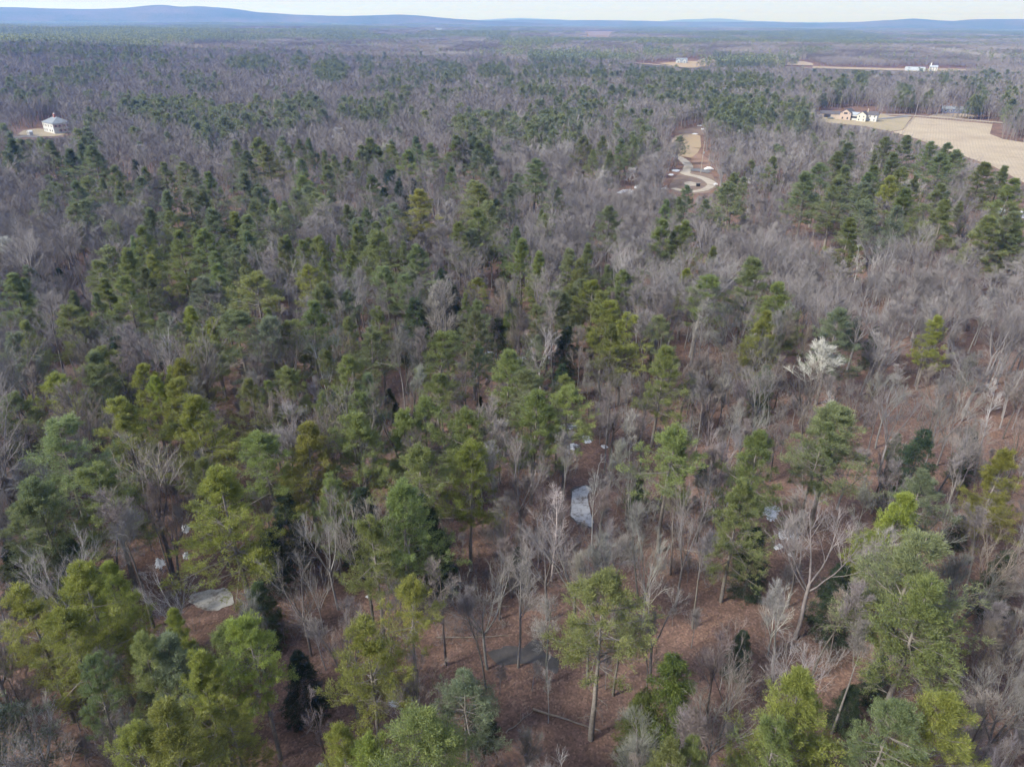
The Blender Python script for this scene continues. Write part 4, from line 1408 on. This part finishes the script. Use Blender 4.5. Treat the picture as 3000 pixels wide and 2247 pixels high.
# ------------------------------------------------------------------ fallen timber
M_log = plain('dead_wood', (.21, .175, .145), .9, .3, 3)
for pa, pb, r0, lab in [((1560, 2078), (1760, 2140), .14, 'long pale fallen trunk on the leaves at bottom centre'), ((1287, 1560), (1335, 1700), .16, 'tan broken trunk leaning beside the dark hemlock hollow'),
                        ((900, 2150), (960, 2040), .08, 'grey fallen branch under the pines near the bottom'), ((1480, 2150), (1560, 2085), .08, 'crooked fallen branch left of the long pale trunk'),
                        ((1980, 1610), (2080, 1622), .12, 'dark fallen trunk below the grey maple at right'), ((1280, 1870), (1490, 1862), .10, 'thin dark fallen trunk behind the dark puddle'), ((2380, 1872), (2450, 1876), .1, 'dark fallen log right of the broad maple')]:
    a, b = at(*pa), at(*pb)
    a[2] += r0
    b[2] += r0 * .5
    n = 9
    pts = np.array([a + (b - a) * t for t in np.linspace(0, 1, n)])
    pts += rng.normal(0, .05, pts.shape)
    pts[:, 2] = ground(pts[:, 0], pts[:, 1]) + r0 * np.linspace(1, .5, n) + (0 if 'leaning' not in lab else np.linspace(3.0, 0, n))
    mb = MB()
    tubes(mb, pts[None], (r0 * np.linspace(1, .45, n))[None], 7)
    q_, dd, t_, r_ = spawn(pts[None], (r0 * np.linspace(1, .45, n))[None], 8, .4, .97, .9)
    dd[:, 2] = np.abs(dd[:, 2])
    spikes(mb, q_, dd, rng.uniform(.5, 1.6, 8), np.full(8, .03))
    tag(obj('fallen_trunk', mb.mesh('fallen_trunk', M_log, True)), lab, 'log', 'fallen timber')

# ------------------------------------------------------------------ buildings
M_white = plain('white_clapboard', (.43, .43, .43), .7, .06)
M_cream = plain('cream_clapboard', (.47, .455, .40), .7, .06)
M_pink = plain('weathered_pink_boards', (.36, .285, .25), .85, .10)
M_tan = plain('tan_boards', (.32, .265, .225), .85, .10)
M_navy = plain('blue_grey_siding', (.10, .12, .19), .8, .10)
M_grey = plain('grey_siding', (.38, .41, .46), .8, .08)
M_shingle = plain('dark_shingles', (.075, .07, .08), .9, .2)
M_slate = plain('blue_grey_shingles', (.15, .17, .20), .9, .15)
M_metal = plain('pale_metal_roofing', (.27, .295, .34), .4, .05)
M_brick = plain('red_brick', (.26, .11, .085), .9, .2, 6)
M_glass = plain('dark_window_glass', (.035, .04, .05), .15, .2)
M_trim = plain('white_trim', (.54, .54, .535), .6, .03)
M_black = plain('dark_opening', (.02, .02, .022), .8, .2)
M_red = plain('red_shutters', (.34, .12, .11), .8, .1)
M_wood = plain('weathered_pole_wood', (.30, .27, .24), .9, .25, 3)
M_tyre = plain('black_rubber', (.02, .02, .02), .8, .1)
M_carw = plain('white_car_paint', (.72, .72, .73), .35, .02)
M_card = plain('dark_grey_car_paint', (.10, .11, .12), .35, .05)


def part(root, name, mb, mat):
    return obj(name, mb.mesh(name, mat), root)


def gable(root, x0, x1, y0, y1, z0, z1, rise, axis, wall, roof, over=.35, th=.22):
    """walls with gable ends and a two-slope roof; axis is the ridge direction"""
    v = [[x0, y0, z0], [x1, y0, z0], [x1, y1, z0], [x0, y1, z0], [x0, y0, z1], [x1, y0, z1], [x1, y1, z1], [x0, y1, z1]]
    mb = MB()
    if axis == 'y':
        xm = (x0 + x1) / 2
        v += [[xm, y0, z1 + rise], [xm, y1, z1 + rise]]
        mb.add(v, [[0, 1, 5, 4], [1, 2, 6, 5], [2, 3, 7, 6], [3, 0, 4, 7]])
        mb.add(v, [[4, 5, 8], [6, 7, 9]])
    else:
        ym = (y0 + y1) / 2
        v += [[x0, ym, z1 + rise], [x1, ym, z1 + rise]]
        mb.add(v, [[0, 1, 5, 4], [1, 2, 6, 5], [2, 3, 7, 6], [3, 0, 4, 7]])
        mb.add(v, [[7, 4, 8], [5, 6, 9]])
    part(root, 'wall', mb, wall)
    out = []
    for s in (0, 1):
        r = MB()
        if axis == 'y':
            half = (x1 - x0) / 2
            e = over / half * rise
            xe = x0 - over if s == 0 else x1 + over
            a = [[xe, y0 - over, z1 - e], [xe, y1 + over, z1 - e], [xm, y1 + over, z1 + rise], [xm, y0 - over, z1 + rise]]
        else:
            half = (y1 - y0) / 2
            e = over / half * rise
            ye = y0 - over if s == 0 else y1 + over
            a = [[x0 - over, ye, z1 - e], [x1 + over, ye, z1 - e], [x1 + over, ym, z1 + rise], [x0 - over, ym, z1 + rise]]
        a = np.array(a)
        up = a + np.array([0, 0, th])
        r.add(np.concatenate([a + np.array([0, 0, .01]), up]), [[0, 3, 2, 1], [4, 5, 6, 7], [0, 1, 5, 4], [1, 2, 6, 5], [2, 3, 7, 6], [3, 0, 4, 7]])
        out.append(part(root, 'roof_slope', r, roof))
    return out


def windows(root, face, at_, spots, w=.8, h=1.3, mat=None, shutters=None):
    """windows on a wall: face 'x' or 'y' is the wall's normal, at_ its coordinate; sign by direction outward"""
    ax, sg = face[0], (-1 if face[1] == '-' else 1)
    for u, z in spots:
        f = MB()
        g = MB()
        if ax == 'y':
            f.box((u, at_ + sg * .04, z), (w + .24, .08, h + .24))
            g.box((u, at_ + sg * .095, z), (w, .03, h))
        else:
            f.box((at_ + sg * .04, u, z), (.08, w + .24, h + .24))
            g.box((at_ + sg * .095, u, z), (.03, w, h))
        fo = part(root, 'window', f, mat or M_trim)
        part(fo, 'pane', g, M_glass)
        if shutters:
            for s in (-1, 1):
                q = MB()
                if ax == 'y':
                    q.box((u + s * (w / 2 + .35), at_ + sg * .05, z), (.42, .06, h + .1))
                else:
                    q.box((at_ + sg * .05, u + s * (w / 2 + .35), z), (.06, .42, h + .1))
                part(root, 'shutter', q, shutters)


def bld(name, px, py, rz, label, cat='house', group=None, sc=1.0):
    p = at(px, py)
    e = bpy.data.objects.new(name, None)
    e.location = (p[0], p[1], p[2])
    e.rotation_euler = (0, 0, R_(rz))
    e.scale = (sc, sc, sc)
    COL.objects.link(e)
    return tag(e, label, cat, group)


# white house with hipped roof, left
r = bld('white_house', 161, 393, -38, 'white two storey house with hipped grey roof and brick chimney at left')
part(r, 'wall', MB().box((-7.5, 5.5, 2.9), (15, 11, 6.0)), M_white)
x0, x1, y0, y1, zt = -15.5, .5, -.5, 11.5, 5.85
v = np.array([[x0, y0, zt], [x1, y0, zt], [x1, y1, zt], [x0, y1, zt], [-10.0, 5.5, 9.0], [-5.0, 5.5, 9.0]])
part(r, 'roof', MB().add(v, [[0, 1, 5, 4], [2, 3, 4, 5]]).add(v, [[1, 2, 5], [3, 0, 4]]).add(v, [[0, 3, 2, 1]]), M_slate)
c = part(r, 'chimney', MB().box((-7.5, 5.2, 9.5), (1.6, 1.2, 2.2)), M_brick)
for dx in (-.4, .4):
    part(c, 'chimney_pot', MB().box((-7.5 + dx, 5.2, 10.85), (.5, .5, .5)), M_trim)
windows(r, 'y-', 0, [(-13, 4.3), (-10, 4.3), (-6.5, 4.3), (-2.5, 4.3), (-13, 1.6), (-10, 1.6), (-5.5, 1.6), (-2.2, 1.6)])
windows(r, 'x+', 0, [(1.6, 4.3), (3.9, 4.3), (6.4, 4.3), (8.9, 4.3), (3.9, 1.6), (6.4, 1.6), (8.9, 1.6)], shutters=M_red)
gable(r, -5.0, 6.0, 11.02, 17, 0, 4.2, 2.2, 'x', M_white, M_slate)
r = bld('garden_shed', 84, 397, -30, 'small white shed with dark window beside the white house', 'shed')
gable(r, -1.3, 1.3, 0, 2.2, 0, 2.0, .7, 'y', M_white, M_trim, .15, .1)
windows(r, 'y-', 0, [(0, 1.2)], .6, .8)

# the farm
r = bld('barn', 2474, 352, -37, 'pinkish weathered barn with gable window beside the cream farmhouse', 'barn', sc=.86)
gable(r, -4.4, 4.4, 0, 13, 0, 5.6, 3.0, 'y', M_pink, M_shingle)
windows(r, 'y-', 0, [(-2.0, 1.5), (2.0, 1.5)], 1.1, 1.5, M_tan)
windows(r, 'y-', 0, [(-1.0, 5.4), (0, 5.4), (1.0, 5.4)], .85, 1.3, M_tan)
windows(r, 'y-', 0, [(-3.0, 5.5), (3.0, 5.5)], .45, .6, M_tan)
windows(r, 'x+', 4.4, [(3, 4), (7, 4)], .8, 1.1, M_tan)
part(r, 'lean_to', MB().box((-6.2, 3.5, 1.6), (3.4, 5, 3.2)), M_tan)
r = bld('farmhouse', 2523, 357, -37, 'cream farmhouse of two gabled wings with dark roofs right of the barn', sc=.86)
gable(r, -4.0, 3.0, 0, 9, 0, 5.2, 2.6, 'y', M_cream, M_shingle)
gable(r, 3.02, 10.5, 5, 11, 0, 5.4, 2.3, 'x', M_white, M_shingle)
windows(r, 'y-', 0, [(-2.3, 1.4), (1.3, 1.4), (-2.2, 4.0), (1.2, 4.0)])
windows(r, 'y-', 5, [(5.0, 1.4), (8.6, 1.4), (5.0, 4.1), (8.6, 4.1)])
part(r, 'chimney', MB().box((2.0, 8.0, 8.4), (.9, .9, 2.6)), M_tan)
gable(r, -12, -4.02, 4, 9.5, 0, 4.6, 1.7, 'x', M_white, M_metal)
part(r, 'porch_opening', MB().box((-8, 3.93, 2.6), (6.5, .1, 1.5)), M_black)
r = bld('garage', 2428, 345, -30, 'low tan garage with open dark bay left of the barn', 'garage', sc=.86)
gable(r, -8, 9, 0, 7, 0, 3.1, 2.0, 'x', M_tan, M_shingle)
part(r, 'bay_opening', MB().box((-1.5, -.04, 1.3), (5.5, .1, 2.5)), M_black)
r = bld('blue_house', 2810, 333, -24, 'long blue-grey house half hidden by trees beyond the furrowed field')
gable(r, -13, 11, 0, 8, 0, 2.9, 1.9, 'x', M_navy, M_slate)
gable(r, 11.02, 17, -1.5, 7, 0, 3.2, 2.1, 'y', M_navy, M_slate)
windows(r, 'y-', 0, [(-10, 1.6), (-6, 1.6), (-2, 1.6), (3, 1.6), (7, 1.6)], 1.3, 1.2)
r = bld('cottage', 2194, 539, -55, 'white cottage gable showing through bare trees right of the turnaround')
gable(r, -2.6, 2.6, 0, 9, 0, 5.0, 2.0, 'y', M_white, M_slate, .3)
windows(r, 'y-', 0, [(-1.2, 1.5), (1.2, 1.5), (0, 4.4)])

# far houses
r = bld('grey_house', 1997, 186.5, -8, 'pale grey house with two front gables far behind the gravel drive', 'house')
gable(r, -10, 10, 3, 13, 0, 4.5, 4.0, 'x', M_grey, M_slate)
for gx_ in (-6, 4.5):
    gable(r, gx_ - 3.6, gx_ + 3.6, 0, 2.97, 0, 4.2, 3.4, 'y', M_grey, M_slate)
    windows(r, 'y-', 0, [(gx_, 2.2)], 2.2, 1.6)
r = bld('pine_hidden_house', 2190, 187, -20, 'white house showing through a far pine clump')
gable(r, -7, 7, 0, 9, 0, 8.5, 4.5, 'y', M_white, M_slate)
windows(r, 'y-', 0, [(-3.5, 3), (3.5, 3), (-3.5, 6.5), (3.5, 6.5)], 1.4, 1.8)
r = bld('metal_barn', 2680, 209.5, -24, 'long arched pale metal building in the far strip of field', 'barn')
n = 11
an = np.linspace(0, math.pi, n)
prof = np.stack([np.cos(an) * 6.5, np.sin(an) * 6.5], -1)
v = np.concatenate([np.column_stack([np.full(n, xx), prof[:, 0] + 6.5, prof[:, 1]]) for xx in (-15, 15)])
mb = MB().add(v, [[i, i + 1, n + i + 1, n + i] for i in range(n - 1)])
part(r, 'arched_shell', mb, M_metal)
part(r, 'end_wall', MB().add(v[:n], [list(range(n))]), M_grey)
part(r, 'end_wall', MB().add(v[n:], [list(range(n))[::-1]]), M_grey)
part(r, 'doorway', MB().box((9, .3, 1.8), (5, 1.2, 3.6)), M_black)
r = bld('far_white_house', 2733, 209.5, -24, 'white house with tall chimney right of the arched metal building')
gable(r, -6, 6, 0, 9, 0, 6.2, 2.4, 'x', M_white, M_metal)
part(r, 'chimney', MB().box((-4.5, 4, 9.5), (1.6, 1.6, 6.0)), M_trim)
windows(r, 'y-', 0, [(-4, 1.7), (0, 1.7), (4, 1.7), (-4, 4.6), (0, 4.6), (4, 4.6)], 1.3, 1.6)
r = bld('horizon_house', 1285, 95, 0, 'tiny white farm building far off left of the centre')
gable(r, -18, 18, 0, 12, 4, 15, 5, 'x', M_white, M_slate)
r = bld('water_tank', 775, 72, 0, 'tiny white domed tank far off below the blue hills', 'tank')
an = np.linspace(0, 2 * math.pi, 17)[:-1]
ringv = [np.column_stack([np.cos(an) * rr_, np.sin(an) * rr_, np.full(16, zz)]) for rr_, zz in ((8, 0), (8, 24), (7, 27), (4, 29.5), (.2, 30.5))]
part(r, 'shell', MB().add(np.concatenate(ringv), [[k * 16 + i, k * 16 + (i + 1) % 16, (k + 1) * 16 + (i + 1) % 16, (k + 1) * 16 + i] for k in range(4) for i in range(16)]), M_trim)


# ------------------------------------------------------------------ poles, fence, vehicles
def pole(px, py, h, label, transformer=False):
    r = bld('utility_pole', px, py, 20, label, 'utility pole', 'utility poles')
    mb = MB()
    tubes(mb, np.array([[[0, 0, -.5], [0, 0, h]]], float), np.array([[.17, .11]]), 8)
    part(r, 'post', mb, M_wood)
    part(r, 'crossarm', MB().box((0, -.16, h - .6), (2.2, .1, .12)), M_wood)
    if transformer:
        mb = MB()
        tubes(mb, np.array([[[.45, -.1, h * .62], [.45, -.1, h * .62 + .9]]], float), np.array([[.28, .28]]), 10)
        part(r, 'transformer', mb, M_metal)


pole(2053, 508, 14.5, 'tall pale utility pole with transformer beside the turnaround', True)
pole(1995, 377, 11, 'pale utility pole at the head of the clearing')
pole(2681, 340, 11, 'leaning utility pole at the corner of the furrowed field')
pole(2460, 320, 11, 'thin utility pole behind the barn')
pole(1886, 186, 15, 'far utility pole at the left end of the distant road')
pole(1959, 183, 13, 'far utility pole left of the pale grey house')

r = bld('rail_fence', 2678, 345, 0, 'post and rail fence between the furrowed field and the road', 'fence')
base = np.array(r.location)
pm = MB().box((0, 0, .6), (.16, .16, 1.3)).mesh('post', M_wood)
pts = [at(2678 + (2907 - 2678) * t, 345 + (363 - 345) * t) for t in np.linspace(0, 1, 27)]
side = [at(2678 + (2648 - 2678) * t, 345 + (379 - 345) * t) for t in np.linspace(0, 1, 13)][1:]
for p in pts + side:
    obj('post', pm, r, p - base)
for chain in (pts, [pts[0]] + side):
    for a, b in zip(chain[:-1], chain[1:]):
        for z in (.5, 1.0):
            mb = MB()
            tubes(mb, np.array([[a - base + np.array([0, 0, z]), b - base + np.array([0, 0, z])]]), np.array([[.05, .05]]), 4)
            part(r, 'rail', mb, M_wood)


def car(px, py, rz, paint, label):
    r = bld('parked_car', px, py, rz, label, 'car')
    mb = MB()
    pr = np.array([[-2.1, .35], [-2.1, .85], [-1.3, .95], [-.7, 1.45], [.9, 1.45], [1.6, .95], [2.1, .85], [2.1, .35]])
    n = len(pr)
    v = np.concatenate([np.column_stack([pr[:, 0], np.full(n, yy) * np.where(pr[:, 1] > 1.2, .82, 1), pr[:, 1]]) for yy in (-.85, .85)])
    mb.add(v, [[i, (i + 1) % n, n + (i + 1) % n, n + i] for i in range(n)])
    mb.add(v, [list(range(n))[::-1], list(range(n, 2 * n))])
    b = part(r, 'body', mb, paint)
    for yy in (-.80, .80):
        q = MB().add(np.array([[-1.1, yy, 1.0], [1.35, yy, 1.0], [.8, yy * .9, 1.38], [-.6, yy * .9, 1.38]]), [[0, 1, 2, 3]])
        part(b, 'side_window', q, M_glass)
    for xx in (-1.3, 1.3):
        for yy in (-.75, .75):
            w = MB()
            tubes(w, np.array([[[xx, yy - .12, .33], [xx, yy, .33], [xx, yy + .12, .33]]]), np.array([[.33, .34, .33]]), 12)
            part(r, 'wheel', w, M_tyre)


car(2076, 499, 10, M_carw, 'white car parked on the paved apron by the utility pole')
car(2433, 349, -30, M_card, 'dark grey car parked before the low tan garage')
for dx, lab in ((0, 'left'), (4.5, 'right')):
    r = bld('rubbish_bin', 2042.5 + dx, 547, 0, '%s of two small dark bins on the turnaround' % lab, 'bin', 'bins on the turnaround')
    part(r, 'body', MB().add(np.array([[-.4, -.4, 0], [.4, -.4, 0], [.4, .4, 0], [-.4, .4, 0], [-.5, -.5, 1.3], [.5, -.5, 1.3], [.5, .5, 1.3], [-.5, .5, 1.3]]), [[0, 1, 5, 4], [1, 2, 6, 5], [2, 3, 7, 6], [3, 0, 4, 7]]), M_black)
    part(r, 'lid', MB().box((0, 0, 1.36), (1.08, 1.08, .1)), M_card)

# ------------------------------------------------------------------ hills on the horizon
def hill_mat(name, a, b):
    m, nt, ns, ls, bs = new_mat(name)
    geo = ns.new('ShaderNodeNewGeometry')
    n1 = noise(ns, ls, .0016, 5, .6, geo.outputs['Position'])
    n2 = noise(ns, ls, .02, 5, .7, geo.outputs['Position'])
    f = mixc(ns, ls, .5, n1.outputs[0], n2.outputs[0])
    r = ramp(ns, ls, f, [(.4, a), (.6, b)])
    ls.new(r.outputs[0], bs.inputs['Base Color'])
    setp(bs, Roughness=1.0)
    bs.inputs['Specular IOR Level'].default_value = 0
    bp = ns.new('ShaderNodeBump')
    bp.inputs['Strength'].default_value = .8
    bp.inputs['Distance'].default_value = 30
    ls.new(n2.outputs[0], bp.inputs['Height'])
    ls.new(bp.outputs[0], bs.inputs['Normal'])
    return m


M_hill = hill_mat('hill_forest', (.045, .065, .035), (.13, .105, .10))


def hills(name, crest, D, sig, wob):
    c = np.array(crest, float)
    xs = np.linspace(c[0, 0], c[-1, 0], 260)
    ys = np.interp(xs, c[:, 0], c[:, 1])
    k = np.ones(7) / 7
    ys = np.convolve(np.pad(ys, 3, 'edge'), k, 'valid')
    ys += 2.2 * (vnoise(xs, ys * 0, 60, 51) - .5) + 1.2 * (vnoise(xs, ys * 0, 17, 52) - .5)
    dr = ray(xs, ys)
    hor = np.hypot(dr[:, 0], dr[:, 1])
    ux, uy = dr[:, 0] / hor, dr[:, 1] / hor
    zc = CAM_H + dr[:, 2] / hor * D
    rs = np.linspace(-2.6, 2.6, 40)
    V = np.zeros((len(rs), len(xs), 3))
    for i, t in enumerate(rs):
        dist = D + t * sig
        X, Y = ux * dist, uy * dist
        wv = wob * (vnoise(X, Y, 700, 41) - .5) * (1 - math.exp(-t * t))
        V[i, :, 0], V[i, :, 1] = X, Y
        V[i, :, 2] = (zc + 20) * np.exp(-t * t) - 20 + wv - 6 * (abs(t) > 2.3)
    a, b = V.shape[:2]
    ii, jj = np.meshgrid(np.arange(a - 1), np.arange(b - 1), indexing='ij')
    q = np.stack([ii * b + jj, ii * b + jj + 1, (ii + 1) * b + jj + 1, (ii + 1) * b + jj], -1).reshape(-1, 4)
    return tag(obj(name, MB().add(V, q).mesh(name, M_hill, True)), kind='structure')


hills('hills', [(-500, 30), (-200, 24), (0, 22), (100, 24), (270, 28), (370, 24), (420, 19), (445, 15), (485, 15), (510, 20), (530, 22), (580, 19), (640, 23), (690, 27), (750, 37), (850, 43), (1000, 48), (1080, 46), (1140, 44), (1220, 46), (1300, 54), (1400, 60), (1520, 66), (1650, 72)], 9500, 1400, 40)
hills('hills', [(1350, 68), (1450, 60), (1560, 58), (1640, 60), (1800, 61), (1980, 64), (2120, 65), (2250, 66), (2400, 69), (2500, 66), (2600, 60), (2670, 56), (2720, 57), (2780, 63), (2850, 58), (2950, 57), (3100, 56), (3500, 60)], 12000, 1500, 40)
hills('hills', [(1350, 62), (1500, 54), (1570, 55), (1680, 60), (1800, 60), (1930, 63), (1990, 57), (2030, 58), (2080, 55), (2130, 56), (2200, 63), (2350, 66), (2600, 66), (3300, 66)], 20000, 2000, 40)

# ------------------------------------------------------------------ the hazy air
hz = MB().box((0, 10000, 155), (60000, 36000, 370))
m = bpy.data.materials.new('haze')
m.use_nodes = True
nt = m.node_tree
for n_ in list(nt.nodes):
    if n_.type != 'OUTPUT_MATERIAL':
        nt.nodes.remove(n_)
pv = nt.nodes.new('ShaderNodeVolumePrincipled')
pv.inputs['Color'].default_value = (.15, .34, 1.0, 1)
pv.inputs['Density'].default_value = 1.5e-4
pv.inputs['Absorption Color'].default_value = (1, 1, 1, 1)
pv.inputs['Anisotropy'].default_value = 0.2
nt.links.new(pv.outputs[0], nt.nodes['Material Output'].inputs['Volume'])
o = obj('haze', hz.mesh('haze', m))
tag(o, 'thin bluish haze filling the air over the whole landscape', 'haze', kind='stuff')
